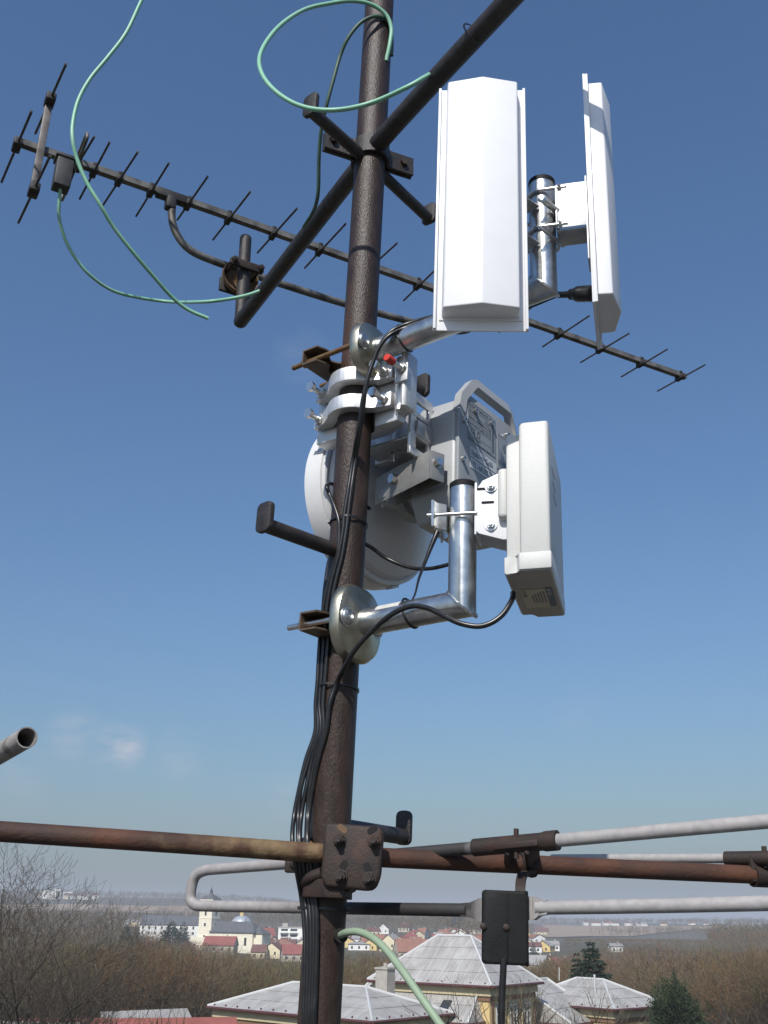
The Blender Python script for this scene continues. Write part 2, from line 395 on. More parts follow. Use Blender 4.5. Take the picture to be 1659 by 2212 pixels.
for a, c in els:
    A_, C_ = PZ(*a, zE), PZ(*c, zE)
    part('element', M['yrod'], yagi, lambda b: cyl(b, A_, C_, .0036, n=10))
    mid = YA+yd*((A_+C_)/2-YA).dot(yd)
    ed = (A_-C_).normalized()
    def clip(b):
        m = frame(mid-V((0, 0, .012)), yd, yn, V((0, 0, 1)))
        box(b, m, (0, 0, 0), (.02, .044, .022), .004)
        box(b, m, (0, 0, .022), (.015, .026, .012), .002)
    part('clip', M['bwplastic'], yagi, clip)
# reflector
rc = ypt(86, 325)
def onv(y): 
    best = min((abs((RC.transposed() @ (rc+V((0, 0, t))-CAM)).y/-(RC.transposed() @ (rc+V((0, 0, t))-CAM)).z*-FD+CY-y), t) for t in np.linspace(-.4, .4, 400)); return rc+V((0, 0, best[1]))
rt, rb = onv(222), onv(428)
part('reflector_bar', M['ybar'], yagi, lambda b: box(b, frame((rt+rb)/2-yn*.016, yd, yn, V((0, 0, 1))), (0, 0, 0), (.022, .016, (rt-rb).length), .002))
e_dir = (PZ(449, 381, zE)-PZ(383, 475, zE)); e_dir.z = 0; e_dir.normalize()
def refl(p, up_px, lo_len):
    t = PZ(*up_px, p.z); p = p-yn*.03
    L1 = (t-p).dot(e_dir)
    part('reflector_rod', M['yrod'], yagi, lambda b: cyl(b, p+e_dir*L1, p-e_dir*lo_len, .004, n=10))
    part('clip', M['bwplastic'], yagi, lambda b: box(b, frame(p, yd, yn, V((0, 0, 1))), (0, 0, 0), (.03, .05, .028), .004))
refl(onv(230), (131, 133), .17); refl(onv(424), (101, 333), .18)
pe = YA+V((0, 0, -.018)); tE = PZ(82, 231, pe.z)
part('reflector_rod', M['yrod'], yagi, lambda b: cyl(b, pe+e_dir*.17, pe-e_dir*.19, .004, n=10))
part('clip', M['bwplastic'], yagi, lambda b: box(b, frame(pe, yd, yn, V((0, 0, 1))), (0, 0, .005), (.025, .05, .026), .004))
# dipole box and loop
dc = ypt(142, 338)
dm = frame(dc, yd, yn, V((0, 0, 1)))
def dbox(b):
    box(b, dm, (0, -.012, -.075), (.05, .048, .105), .004)
    box(b, dm, (0, -.012, -.018), (.062, .056, .012), .003)
part('dipole_box', M['greyplastic'], yagi, dbox)
part('dipole_loop', M['yagi'], yagi, lambda b: tube(b, spline([dm @ V(q) for q in ((.03, -.155, -.012), (.03, 0, -.012), (.03, .13, -.012), (.03, .145, -.03), (.03, .13, -.05), (.03, 0, -.05), (.03, -.155, -.05), (.03, -.17, -.03))]+[dm @ V((.03, -.155, -.012))], 6), .0048, 10))
# supporting yoke under the boom
s0 = yv(375, 418)
ych = [yv(374, 428), yv(371, 470), yv(383, 508), yv(412, 541), yv(462, 564), yv(520, 584), yv(600, 611), yv(740, 655), yv(880, 693), yv(960, 712)]
ych += [ych[-1]+yd*.10+V((0, 0, .03)), ych[-1]+yd*.16+V((0, 0, .10)), ych[-1]+yd*.17+V((0, 0, (zY-ych[-1].z)))]
part('support_tube', M['yagi'], yagi, lambda b: tube(b, spline(ych, 6), .0125, 14))
def tee(b):
    m = frame(ypt(376, 412), yd, yn, V((0, 0, 1)))
    box(b, m, (0, 0, -.004), (.10, .03, .03), .004); box(b, m, (0, 0, -.03), (.034, .034, .05), .008)
part('tee_bracket', M['bwplastic'], yagi, tee)
# saddle clamp on the stub
cs = stub_b + (stub_t-stub_b)*(.60)
cdir = fd.copy()
cn = (CAM-cs); cn.z = 0; cn.normalize()
cr_ = V((yd.x, yd.y, 0)); cn2 = V((cr_.y, -cr_.x, 0))
sm = frame(cs, cr_, V((0, 0, 1)), cn2)
part('clamp_bar', M['rust_dk'], yagi, lambda b: prism(b, sm, rrect(.115, .028, .008), .020, .034, .003))
for sx in (-1, 1):
    part('clamp_bolt', M['rust_dk'], yagi, lambda b: (cyl(b, sm @ V((sx*.045, 0, -.05)), sm @ V((sx*.045, 0, .05)), .0055, n=12), cyl(b, sm @ V((sx*.045, 0, .034)), sm @ V((sx*.045, 0, .046)), .0105, n=6)))
def saddle(b):
    lathe(b, sm @ Matrix.Translation((0, -.012, -.034)), [(.058, .014), (.061, .014), (.061, -.004), (.05, -.012), (0, -.014), (0, -.010), (.048, -.008), (.058, 0)], 36, True)
part('saddle', M['rust_y'], yagi, saddle)
part('saddle_plate', M['bwplastic'], yagi, lambda b: box(b, sm, (0, -.04, -.055), (.12, .05, .012), .002))

# ------------------------------------------------------------------ galvanised offset brackets
def bracket(cx, cy, Y, elbow_px, top_px, r, bolts, tip, label, mat_pipe, mat_fl, mat_rod, fw, fh):
    c = P(cx, cy, Y); z = c.z
    el = PZ(*elbow_px, z); d = (el-c); d.z = 0; d.normalize()
    t = thing('offset_bracket', mast_at(z), label, 'bracket')
    upv = V((UP.x, UP.y, UP.z))
    top = el+upv*((P(*top_px, el.y).z-z)/upv.z)
    st = c+d*.004
    # pipe with mitred elbow: mitre plane bisects
    def pf(b):
        n = 36
        mit = (upv-(-d)).normalized()     # normal of mitre plane: between the two axes
        mnorm = (d+upv).normalized()
        ringa, ringb, ringc = [], [], []
        side = d.cross(upv).normalized()
        for i in range(n):
            a = 2*PI*i/n
            off = side*math.cos(a)*r+(upv-d*upv.dot(d)).normalized()*math.sin(a)*r
            s_ = (el-(st+off)).dot(mnorm)/d.dot(mnorm)
            ringa.append(b.verts.new(st+off)); ringb.append(b.verts.new(st+off+d*s_))
            pt = st+off+d*s_
            ringc.append(b.verts.new(pt+upv*((top-pt).dot(upv))))
        for i in range(n):
            j = (i+1) % n
            b.faces.new((ringa[i], ringa[j], ringb[j], ringb[i])); b.faces.new((ringb[i], ringb[j], ringc[j], ringc[i]))
        b.faces.new(ringa[::-1]); b.faces.new(ringc)
    pp = part('pipe', mat_pipe, t, pf, smooth=30)
    def wf(b):
        mnorm = (d+upv).normalized(); side = d.cross(upv).normalized(); q = mnorm.cross(side).normalized(); rr = r*1.0
        pts = [el+side*math.cos(a)*(r+.0005)+q*math.sin(a)*(r+.0005)/abs(q.dot((upv-d).normalized()))*1.414*.995+mnorm*random.uniform(-.0012, .0012) for a in [2*PI*k/60 for k in range(60)]]
        tube(b, pts, .0028, 6, closed=True)
    part('weld_seam', mat_pipe, pp, wf)
    part('end_cap', M['blackbox'], t, lambda b: lathe(b, faxis(top, upv), [(r*1.03, -.006), (r*1.03, .004), (r*.9, .007), (0, .008)], 32))
    fm = ffront(c, d, upv)
    def ff(b):
        prof = [(0, .010), (.42, .010), (.55, .004), (.80, .001), (.93, -.003), (1.0, -.014), (.985, -.022), (.955, -.022), (.96, -.012), (.88, -.006), (0, -.004)]
        n = 48; rings = []
        for k, (s_, zz) in enumerate(prof):
            if s_ == 0: rings.append([b.verts.new(fm @ V((0, 0, zz)))]); continue
            ring = []
            for i in range(n):
                a = 2*PI*i/n; ca, sa = math.cos(a), math.sin(a); e = 2.5
                rad = 1/((abs(ca)**e+abs(sa)**e)**(1/e))
                ring.append(b.verts.new(fm @ V((ca*rad*fw/2*s_, sa*rad*fh/2*s_, zz))))
            rings.append(ring)
        for a_, b_ in zip(rings, rings[1:]):
            for i in range(n):
                j = (i+1) % n
                if len(a_) == 1: b.faces.new((a_[0], b_[i], b_[j]))
                elif len(b_) == 1: b.faces.new((a_[i], a_[j], b_[0]))
                else: b.faces.new((a_[i], b_[i], b_[j], a_[j]))
    part('flange', mat_fl, t, ff)
    tipv = PZ(*tip, z); L = abs((tipv-c).dot(d))
    for sx in (-1, 1):
        q = fm @ V((sx*.049, 0, .004))
        part('bolt_head', M['galv'], t, lambda b: (lathe(b, fm @ Matrix.Translation((sx*.049, 0, .003)), [(.0165, -.004), (.0165, .0015), (.0145, .0045), (.008, .0075), (0, .0085)], 24), lathe(b, fm @ Matrix.Translation((sx*.049, 0, .002)), [(.020, 0), (.019, .0015), (.0165, .0015)], 24)))
        part('threaded_rod', mat_rod, t, lambda b: cyl(b, q-d*.006, q-d*L, .0058, n=14))
        part('nut', mat_rod, t, lambda b: cyl(b, q-d*(L-.042), q-d*(L-.031), .0105, n=6))
    # toothed yoke behind the mast
    def yf(b):
        base = L-.075
        for zz, s_ in ((.017, 1), (-.017, -1)):
            m = fm @ Matrix.Translation((0, zz, -base))
            poly = [(-.066, -.028), (-.066, .012), (-.045, .020), (-.030, .022), (-.012, .004), (0, -.002), (.012, .004), (.030, .022), (.045, .020), (.066, .012), (.066, -.028)]
            mm = m @ Matrix(((1, 0, 0, 0), (0, 0, 1, 0), (0, 1, 0, 0), (0, 0, 0, 1)))
            prism(b, mm, poly, -.0018, .0018)
        box(b, fm, (0, 0, -base-.028), (.132, .034, .0035))
    part('yoke', M['yoke'], t, yf)
    return t, c, d, el, top, fm
bru, cu, du, elu, topu, fmu = bracket(813, 758, 1.885, (1175, 619), (1172, 399), .0265, None, (630, 797), 'galvanised offset bracket arm carrying the two white panels', M['galv'], M['galv_y'], M['rod_y'], .136, .128)
brl, cl, dl, ell, topl, fml = bracket(781, 1346, 1.88, (998, 1305), (1002, 1052), .0262, None, (617, 1357), 'galvanised offset bracket arm carrying the grey-white access point', M['galv'], M['galv_y'], M['steel'], .148, .155)
# paper remnant on the lower arm
# ------------------------------------------------------------------ sector panel antennas
def panel(o, n, label, H=.562, Wd=.171):
    t = thing('panel_antenna', o, label, 'antenna', 'white sector panels on the upper bracket')
    m = fplan(o, n, UP)
    part('back_plate', M['white'], t, lambda b: (box(b, m, (0, 0, H/2), (Wd, .004, H), .0012), box(b, m, (-Wd/2+.003, .004, H/2), (.005, .009, H-.002), .001), box(b, m, (Wd/2-.003, .004, H/2), (.005, .009, H-.002), .001)))
    w_ = .0705
    def dome(b):
        z0, z1_ = .026, H-.012
        prism(b, m, [(-w_, .0015), (-w_+.003, .036), (0, .050), (w_-.003, .036), (w_, .0015)], z0, z1_, .0035, 3)
    part('radome', M['white'], t, dome)
    part('radome_lip', M['white'], t, lambda b: prism(b, m, [(-w_-.004, .0015), (-w_-.004, .0045), (w_+.004, .0045), (w_+.004, .0015)], .020, H-.007, .001))
    return t, m
o1 = P(1038, 716, 1.52)
n1 = V((-.05, -1, 0))
p1, m1 = panel(o1, n1, 'white sector panel antenna facing the viewer, ridge running down its front')
nb_near = P(1282, 652, 1.565)
n2 = V((.968, -.25, 0)).normalized()
r2 = UP.cross(n2).normalized()
o2 = nb_near + r2*(.0855)
p2, m2 = panel(o2, n2, 'white sector panel antenna seen edge-on beside the galvanised upright, cable plugged in behind')
# mounts of the panels
def ubolt(t, c, d, L, r=.031, rad=.0035, gap=0):
    side = UP.cross(d).normalized()
    pts = [c+side*r+d*L]+[c+side*r*math.cos(a)-d*r*math.sin(a) for a in [PI*k/12 for k in range(13)]]+[c-side*r+d*L]
    part('u_bolt', M['steel'], t, lambda b: tube(b, pts, rad, 10))
def up_at(z): return elu+UP*((z-elu.z)/UP.z)
zu1, zu2 = P(1172, 432, elu.y).z, P(1172, 519, elu.y).z
n2h = (n2-UP*n2.dot(UP)).normalized(); side2 = UP.cross(n2h).normalized()
dist2 = (o2-up_at(o2.z)).dot(n2h)
def br2(b):
    zc = (zu1+zu2)/2
    c = up_at(zc)
    m = fplan(c, n2h, UP)   # x right, y out towards the panel, z up
    hgt = (zu1-zu2)
    box(b, m, (-.030, (.030+dist2-.004)/2, .004), (.003, dist2-.034, hgt+.006), .0008)
    box(b, m, (.0, (.030+dist2-.004)/2, -hgt/2), (.050, dist2-.034, .0035), .0008)
    box(b, m, (-.01, dist2-.0055, -.03), (.045, .0035, hgt+.10), .0008)
    box(b, m, (0, .031, .0), (.075, .004, hgt*.9), .001)
part('mounting_bracket', M['alu_d'], p2, br2)
ubolt(p2, up_at(zu1), n2h, .052); ubolt(p2, up_at(zu2+.01), n2h, .052)
for zz in (zu1, zu2+.01):
    for s_ in (-1, 1):
        q = up_at(zz)+side2*s_*.031+n2h*.034
        part('nut', M['steel'], p2, lambda b: cyl(b, q, q+n2h*.007, .0075, n=6))
n1h = ((o1-up_at(o1.z))-UP*(o1-up_at(o1.z)).dot(UP)); d1l = n1h.length; n1h.normalize(); side1 = UP.cross(n1h).normalized()
zp = (zu1+zu2)/2-.035
def br1(b):
    c = up_at(zp); m = fplan(c, n1h, UP)
    pl = m1
    for zz in (-.045, .045):
        box(b, m, (.0, .03+(d1l-.035)/2, zz), (.03, d1l-.03, .0035), .0008)
    box(b, frame(o1+UP*((zp-o1.z)/UP.z)-m1.col[1].xyz*.006, m1.col[0].xyz, m1.col[1].xyz, m1.col[2].xyz), (0.02, 0, 0), (.12, .004, .14), .001)
part('mounting_bracket', M['alu_d'], p1, br1)
ubolt(p1, up_at(zp-.03), n1h, .05, .0325); ubolt(p1, up_at(zp+.038), n1h, .05, .0325)
part('carriage_bolt', M['steel'], p1, lambda b: (cyl(b, up_at(zp+.03)+side1*.045-n1h*.03, up_at(zp+.03)+side1*.045+n1h*.05, .004, n=10)))
# connector
cn0, cn1 = P(1280, 634, o2.y-.03), P(1206, 637, elu.y+.04)
cdv = (cn1-cn0).normalized()
part('connector', M['black'], p2, lambda b: lathe(b, faxis(cn0, cdv), [(0, -.004), (.0155, -.002), (.0165, .006), (.0155, .014), (.0165, .02), (.0155, .028), (.0162, .036), (.0140, .043), (.0115, .045), (.0112, .056), (.007, .058), (.0066, .09), (0, .091)], 20))

# ------------------------------------------------------------------ dish clamp, dish, radio
zc1, zc2 = mast_y(775, 835), mast_y(770, 893)
lc, rcn = PZ(686, 868, mast_y(775, 845)), PZ(816, 824, mast_y(775, 845))
cd = (rcn-lc); cd.z = 0; cd.normalize()
cnn = V((cd.y, -cd.x, 0))
if cnn.y > 0: cnn = -cnn                     # towards us (front half)
clampT = thing('pole_clamp', mast_at((zc1+zc2)/2), 'bright cast aluminium two-band clamp holding the dish mount on the mast', 'clamp')
def cfr(z): return frame(mast_at(z), cd, cnn, UP)
hb = .0165
def band(b, z):
    m = cfr(z); ro = MR+.020; ri = MR+.001
    outer = [(-.103, -.002), (-.103, .016), (-.080, .018), (-.062, .028)]
    for k in range(9):
        a = math.radians(140-100*k/8); outer.append((math.cos(a)*ro, math.sin(a)*ro+.004))
    outer += [(.062, .028), (.080, .018), (.106, .016), (.106, -.002)]
    inner = [(.062, -.002)]
    for k in range(9):
        a = math.radians(20+140*k/8); inner.append((math.cos(a)*ri, math.sin(a)*ri))
    inner += [(-.062, -.002)]
    prism(b, m, outer+inner, -hb, hb, .0016, 2)
for z in (zc1, zc2):
    part('clamp_band', M['alu'], clampT, lambda b: band(b, z))
    for sx in (-.086, .088):
        m = cfr(z)
        q = m @ V((sx, .017, 0))
        part('clamp_bolt', M['steel'], clampT, lambda b: (cyl(b, q-cnn*.06, q+cnn*.040, .0062, n=16), cyl(b, q+cnn*.034, q+cnn*.044, .0118, n=6), cyl(b, q, q+cnn*.0095, .0118, n=6), cyl(b, q-cnn*.001, q+cnn*.0014, .0135, n=20)))
# rear body of the clamp
zcm = (zc1+zc2)/2; hc = (zc1-zc2)
mb = cfr(zcm)
def rear(b):
    poly = [(-.110, -.006), (-.050, -.006), (-.038, -.026), (0, -.042), (.038, -.026), (.050, -.006), (.112, -.006), (.114, -.03), (.10, -.040), (.06, -.058), (-.06, -.058), (-.112, -.040)]
    prism(b, mb, poly, -hc/2-.045, hc/2+.014, .002)
part('rear_jaw', M['alu'], clampT, rear)
# profiled upright to the right with its capped stud
pr0 = P(862, 862, 1.87)
mp_ = frame(mast_at(zcm)+cd*.126, cd, cnn, UP)
def upright(b):
    poly = [(-.020, -.03), (-.020, .010), (-.006, .012), (0, .008), (.006, .014), (.012, .020), (.022, .022), (.031, .016), (.034, .004), (.032, -.022), (.022, -.024), (.018, -.02)]
    poly = [(x_*.66, y_) for x_, y_ in poly]
    prism(b, mp_, poly, -hc/2-.030, hc/2+.032, .0015)
part('profile', M['alu'], clampT, upright)
sq = mp_ @ V((.012, .021, .022))
sdir = (cnn*1.0-cd*.2+UP*.25).normalized()
part('stud_plate', M['alu'], clampT, lambda b: box(b, frame(sq, cd, UP, cnn), (0, -.010, .003), (.032, .042, .006), .001))
part('stud', M['steel'], clampT, lambda b: (cyl(b, sq, sq+cnn*.052, .0075, n=18), cyl(b, sq+cnn*.006, sq+cnn*.014, .0125, n=6), cyl(b, sq+cnn*.004, sq+cnn*.0065, .0155, n=22)))
part('red_cap', M['red'], clampT, lambda b: lathe(b, faxis(sq+cnn*.038, cnn), [(.0088, 0), (.0088, .020), (.0075, .0235), (0, .0245)], 20))
# dish
n_d = V((.78, -.62, 0)).normalized()
DC = P(818, 1084, 2.25)
dish = thing('dish_antenna', DC, 'round white microwave dish behind the mast, back turned to us', 'dish')
DR = .207
dm_ = faxis(DC, n_d); 
def rim(b): lathe(b, dm_, [(DR*.97, -.055), (DR+.004, -.053), (DR+.006, -.03), (DR+.003, -.006), (DR-.004, -.003), (DR-.006, -.02), (DR*.95, -.05)], 96, True)
part('radome_rim', M['dish'], dish, rim)
part('radome', M['dish'], dish, lambda b: lathe(b, dm_, [(DR*.985, -.052), (DR*.7, -.060), (0, -.064)], 96))
def back(b):
    prof = [(DR+.001, -.002), (DR+.0015, .008), (DR-.006, .010), (DR-.012, .006)]
    for k in range(14):
        r_ = (DR-.016)*(1-k/13.0*.82); prof.append((r_, .012+.092*(1-(r_/DR)**2)))
    prof.append((0, prof[-1][1]))
    lathe(b, dm_, prof, 96)
part('reflector', M['dish'], dish, back)
for a in (-115, -70, 160, 100):
    def lat(b):
        q = dm_ @ Matrix.Rotation(math.radians(a), 4, 'Z')
        box(b, q, (DR+.004, 0, -.012), (.008, .03, .022), .002)
    part('latch', M['alu_d'], dish, lat)
part('hub', M['odu'], dish, lambda b: lathe(b, dm_, [(.075, .085), (.075, .115), (.06, .12), (.05, .16), (0, .165)], 40))
# radio unit
OC = P(1056, 1016, 2.04)
n_o = V((.80, -.60, 0)).normalized()
fo = ffront(OC, n_o, UP)       # x right, y up, z out of the rear plate
radio = thing('radio_unit', OC, 'grey metal radio unit box with carrying handle and printed stickers, behind the dish', 'radio')
OW, OH, OD = .258, .295, .125
def body(b):
    prism(b, fo, [(-OW/2, -OH/2+.05), (-OW/2+.03, -OH/2), (OW/2-.03, -OH/2), (OW/2, -OH/2+.05), (OW/2, OH/2-.04), (OW/2-.04, OH/2), (-OW/2+.035, OH/2), (-OW/2, OH/2-.05)], -OD, -.006, .010, 3)
part('housing', M['odu'], radio, body)
def cover(b):
    prism(b, fo, [(-OW/2-.003, -OH/2+.045), (-OW/2+.03, -OH/2-.003), (OW/2-.03, -OH/2-.003), (OW/2+.003, -OH/2+.045), (OW/2+.003, OH/2-.04), (OW/2-.04, OH/2+.003), (-OW/2+.035, OH/2+.003), (-OW/2-.003, OH/2-.05)], -.0055, .004, .002, 2)
part('cover', M['odul'], radio, cover)
hs = [(-.011, -.010), (.011, -.010), (.011, .010), (-.011, .010)]
part('handle', M['odu'], radio, lambda b: tube(b, [fo @ V(q) for q in ((-OW/2+.012, OH/2-.05, -.006), (-OW/2+.018, OH/2-.01, -.004), (-OW/2+.052, OH/2+.034, 0), (-OW/2+.064, OH/2+.040, 0), (OW/2-.055, OH/2+.040, 0), (OW/2-.042, OH/2+.034, 0), (OW/2-.008, OH/2-.02, -.004), (OW/2-.004, OH/2-.06, -.006))], 1, sect=hs))
for (x_, y_) in ((-.116, .075), (-.118, -.02), (-.118, -.105), (-.07, .118), (.0, .118), (.07, .118), (.118, .07), (.118, -.03), (.118, -.10), (-.05, -.125), (.05, -.125)):
    part('screw', M['steel'], radio, lambda b: (lathe(b, fo @ Matrix.Translation((x_, y_, .004)), [(.0058, -.002), (.0058, .008), (.003, .0085), (.003, .004), (0, .004)], 14)))
SY = .066
def sticker(x0, y0, w_, h_, z_=.0046, mat='sticker', name='sticker', par=None):
    y0 += SY
    return part(name, M[mat], par or radio, lambda b: box(b, fo, (x0+w_/2, y0+h_/2, z_), (w_, h_, .0008), 0), smooth=0)
def ft(x, y, z=.0052): return fo @ Matrix.Translation((x, y+SY, z))
st1 = sticker(-.098, -.028, .118, .098, mat='odul')
def line(x0, y0, x1, y1, t_=.0011, mat='ink_s', par=None):
    w_ = max(abs(x1-x0), t_); h_ = max(abs(y1-y0), t_); y0 += SY; y1 += SY
    part('printed_line', M[mat], par or st1, lambda b: box(b, fo, ((x0+x1)/2, (y0+y1)/2, .0052), (w_, h_, .0003)), smooth=0)
for y_ in (.068, .052, .037, .022, .008, -.012, -.026): line(-.096, y_, .0, y_)
for x_ in (-.096, .0, .019): line(x_, -.026, x_, .068)
part('barcode', M['ink_s'], st1, lambda b: [box(b, fo, (.0095, SY-.02+k*.0022, .0052), (.009, .0009+.0008*((k*7) % 3)/2, .0003)) for k in range(37)], smooth=0)
for s_, x_, y_, sz in (('MODEL', -.094, .056, .009), ('REVISION', -.094, .041, .009), ('SERIAL NUMBER', -.094, .026, .0085), ('MANUFACTURED', -.094, .0115, .0085), ('ORCAVE 1S10', -.052, .056, .010), ('2.2.A', -.026, .041, .010), ('AA 31158', -.040, .026, .010), ('01/12', -.022, .0115, .010)):
    text_mesh(s_, sz, ft(x_, y_), M['ink'], st1)
text_mesh('CE ①' if False else 'CE', .018, ft(-.086, -.008), M['ink'], st1, sx=.9)
part('printed_ring', M['ink'], st1, lambda b: lathe(b, ft(-.053, -.002), [(.007, 0), (.007, .0003), (.0055, .0003), (.0055, 0)], 20, True))
text_mesh('This device complies', .006, ft(-.094, -.019), M['ink'], st1); text_mesh('with limits', .006, ft(-.094, -.025), M['ink'], st1)
st2 = sticker(-.086, -.066, .112, .024, mat='sticker'); text_mesh('Sýpka <= Gažík', .0185, ft(-.083, -.060), M['ink'], st2, sx=.80)
st3 = sticker(-.086, -.093, .112, .024, mat='sticker'); text_mesh('192.168.255.224', .0185, ft(-.084, -.087), M['ink'], st3, sx=.80)
st4 = sticker(.030, -.05, .07, .09, mat='odul')
for (x_, y_, r_) in ((.064, .012, .011), (.040, -.030, .0065), (.060, -.030, .006)):
    part('printed_dot', M['ink_s'], st4, lambda b: cyl(b, ft(x_, y_) @ V((0, 0, 0)), ft(x_, y_) @ V((0, 0, .0004)), r_, n=24))
line(.032, -.048, .032, .038, par=st4); line(.050, -.048, .050, .02, par=st4); line(.032, .038, .098, .038, par=st4)
# ports below
part('gland', M['steel'], radio, lambda b: (cyl(b, fo @ V((-.05, -OH/2, -.06)), fo @ V((-.05, -OH/2-.02, -.06)), .011, n=14), cyl(b, fo @ V((.0, -OH/2, -.06)), fo @ V((0, -OH/2-.022, -.06)), .012, n=14)))
ch0, ch1 = fo @ V((-.085, -OH/2+.0, -.055)), fo @ V((-.05, -OH/2-.012, -.06))
part('cap_chain', M['steel'], radio, lambda b: [bmesh.ops.create_icosphere(b, subdivisions=1, radius=.0017, matrix=Matrix.Translation(ch0.lerp(ch1, k/24)-V((0, 0, 4*.035*(k/24)*(1-k/24))))) for k in range(25)])
part('lug', M['odu'], radio, lambda b: lathe(b, fo @ Matrix.Translation((-OW/2+.012, -OH/2+.012, -OD*.5)) @ Matrix.Rotation(PI/2, 4, 'Y'), [(.011, -.012), (.011, .012), (.005, .012), (.005, -.012)], 20, True))
# dish mount between clamp and dish: plates, angle, hollow bar
DM = 'alu_d'
mnt = thing('dish_mount', mast_at(zcm)-cnn*.06, 'aluminium plate mount with square tube linking clamp and dish', 'mount')
m_x = n_d.copy()                         # out of the dish back
m_r = UP.cross(m_x).normalized()
q_pl = P(908, 924, 1.955)
fp = ffront(q_pl, cd, UP)
def sideplate(b):
    Wp, Hp = .086, .155
    bars = [(-Wp/2+.011, 0, .022, Hp), (Wp/2-.008, 0, .016, Hp), (0, -Hp/2+.009, Wp, .018), (0, Hp/2-.012, Wp, .024), (0, .022, Wp, .012), (0, -.026, Wp, .011)]
    for i, (x_, y_, w_, h_) in enumerate(bars): box(b, fp, (x_, y_, i*.0002), (w_, h_, .007), .0008)
part('window_plate', M['alu'], mnt, sideplate)
qa = P(862, 966, 2.0)
fa = frame(qa, cd, cnn, UP)
part('angle_plate', M['alu_d'], mnt, lambda b: (box(b, fa, (-.005, -.02, 0), (.15, .11, .006), .001), box(b, fa, (.07, -.02, .016), (.006, .11, .036), .001)))
for (x_, y_) in ((-.02, -.01), (.03, -.045)):
    qb = fa @ V((x_, y_, -.003))
    part('bolt', M['steel'], mnt, lambda b: (cyl(b, qb, qb-UP*.010, .011, n=6), cyl(b, qb, qb-UP*.026, .006, n=14), cyl(b, qb, qb-UP*.002, .0135, n=20)))
qh = P(872, 930, 2.04)
part('pivot_block', M['alu_d'], mnt, lambda b: (cyl(b, qh-UP*.07, qh+UP*.06, .026, n=28), box(b, frame(qh, cd, cnn, UP), (-.03, -.02, -.01), (.09, .05, .12), .003)))
qbolt = P(896, 940, 1.985)
part('bolt', M['steel'], mnt, lambda b: (cyl(b, qbolt, qbolt-UP*.012, .0125, n=6),))
# square tube
s_a, s_b = P(838, 1050, 2.06), P(944, 1007, 1.915)
sdv = (s_b-s_a); sdv -= UP*sdv.dot(UP); sdv.normalize(); ssd = UP.cross(sdv).normalized()
fs_ = frame(s_b, ssd, UP, sdv)
def sqt(b):
    hw, hh, L_ = .018, .033, .20; t_ = .0025
    for (cx, cy, sx_, sy_) in ((-hw, 0, t_, 2*hh), (hw, 0, t_, 2*hh), (0, hh-t_/2, 2*hw-t_, t_)):
        box(b, fs_, (cx, cy, -L_/2), (sx_, sy_, L_), .0004)
    box(b, fs_, (0, 0, -.001), (2*hw+t_, 2*hh, .003), .0004)
part('channel', M['alu_m'], mnt, sqt)
part('bolt', M['steel'], mnt, lambda b: (cyl(b, fs_ @ V((.0, .008, 0)), fs_ @ V((0, .008, .011)), .0095, n=6), cyl(b, fs_ @ V((.0, .008, 0)), fs_ @ V((0, .008, .002)), .012, n=18)))
q2 = fs_ @ V((-.0195, .006, -.125))
part('bolt', M['steel'], mnt, lambda b: (cyl(b, q2, q2-ssd*.012, .0115, n=6),))
qp = P(842, 1042, 2.07)
part('slot_plate', M['alu'], mnt, lambda b: (box(b, frame(qp, ssd, UP, sdv), (.01, -.005, 0), (.004, .085, .09), .001)))
pa = P(830, 1085, 2.06)
part('strut', M['alu_m'], mnt, lambda b: tube(b, spline([P(870, 1055, 2.0), P(838, 1062, 2.03), P(822, 1078, 2.05), P(840, 1092, 2.05), P(870, 1105, 2.06), P(897, 1117, 2.07)], 5), 1, sect=[(-.009, -.0025), (.009, -.0025), (.009, .0025), (-.009, .0025)]))
part('arm_to_hub', M['alu_d'], mnt, lambda b: (box(b, frame(DC+n_d*.15, m_r, UP, m_x), (.0, -.005, .0), (.10, .13, .012), .002), cyl(b, qh-UP*.03, DC+n_d*.14, .028, n=20)))

# ------------------------------------------------------------------ access point on the lower bracket
A0 = P(1191, 1226, 1.62); A1 = PZ(1220, 1329, A0.z)
e_d = (A1-A0); AWd = e_d.length; e_d.normalize()
n_a = V((e_d.y, -e_d.x, 0))
if n_a.x < 0: n_a = -n_a
ma = frame(A0, n_a, e_d, UP)            # x out of the front, y along the width away from us, z up
AH = .286
ap = thing('access_point', A0, 'off-white square wireless access point box seen edge-on, cable from its base', 'access point')
def apbody(b):
    poly = [(0, .004), (0, AWd-.004), (-.004, AWd), (-.050, AWd), (-.054, AWd-.004), (-.054, .004), (-.050, 0), (-.004, 0)]
    prism(b, ma, poly, .030, AH, .003, 2)
part('front_shell', M['ap'], ap, apbody)
part('rear_shell', M['ap'], ap, lambda b: prism(b, ma, [(-.052, .022), (-.052, AWd-.022), (-.080, AWd-.022), (-.080, .022)], .020, AH-.012, .004, 2))
def apcap(b):
    g = .0010
    poly = [(g, -g), (g, AWd+g), (-.056, AWd+g), (-.060, AWd-.020), (-.084, AWd-.020), (-.084, .018), (-.060, .018), (-.056, -g)]
    prism(b, ma, poly, 0, .032, .003, 2)
part('end_cap', M['ap'], ap, apcap)
part('base_panel', M['apdk'], ap, lambda b: prism(b, ma, [(-.002, .003), (-.002, AWd-.003), (-.053, AWd-.003), (-.057, AWd-.024), (-.080, AWd-.024), (-.080, .022), (-.057, .022), (-.053, .003)], -.0018, .002, .0008))
fb = frame(A0-UP*.0022, e_d, n_a, -UP)      # on the base, read from below: x away from us, y out
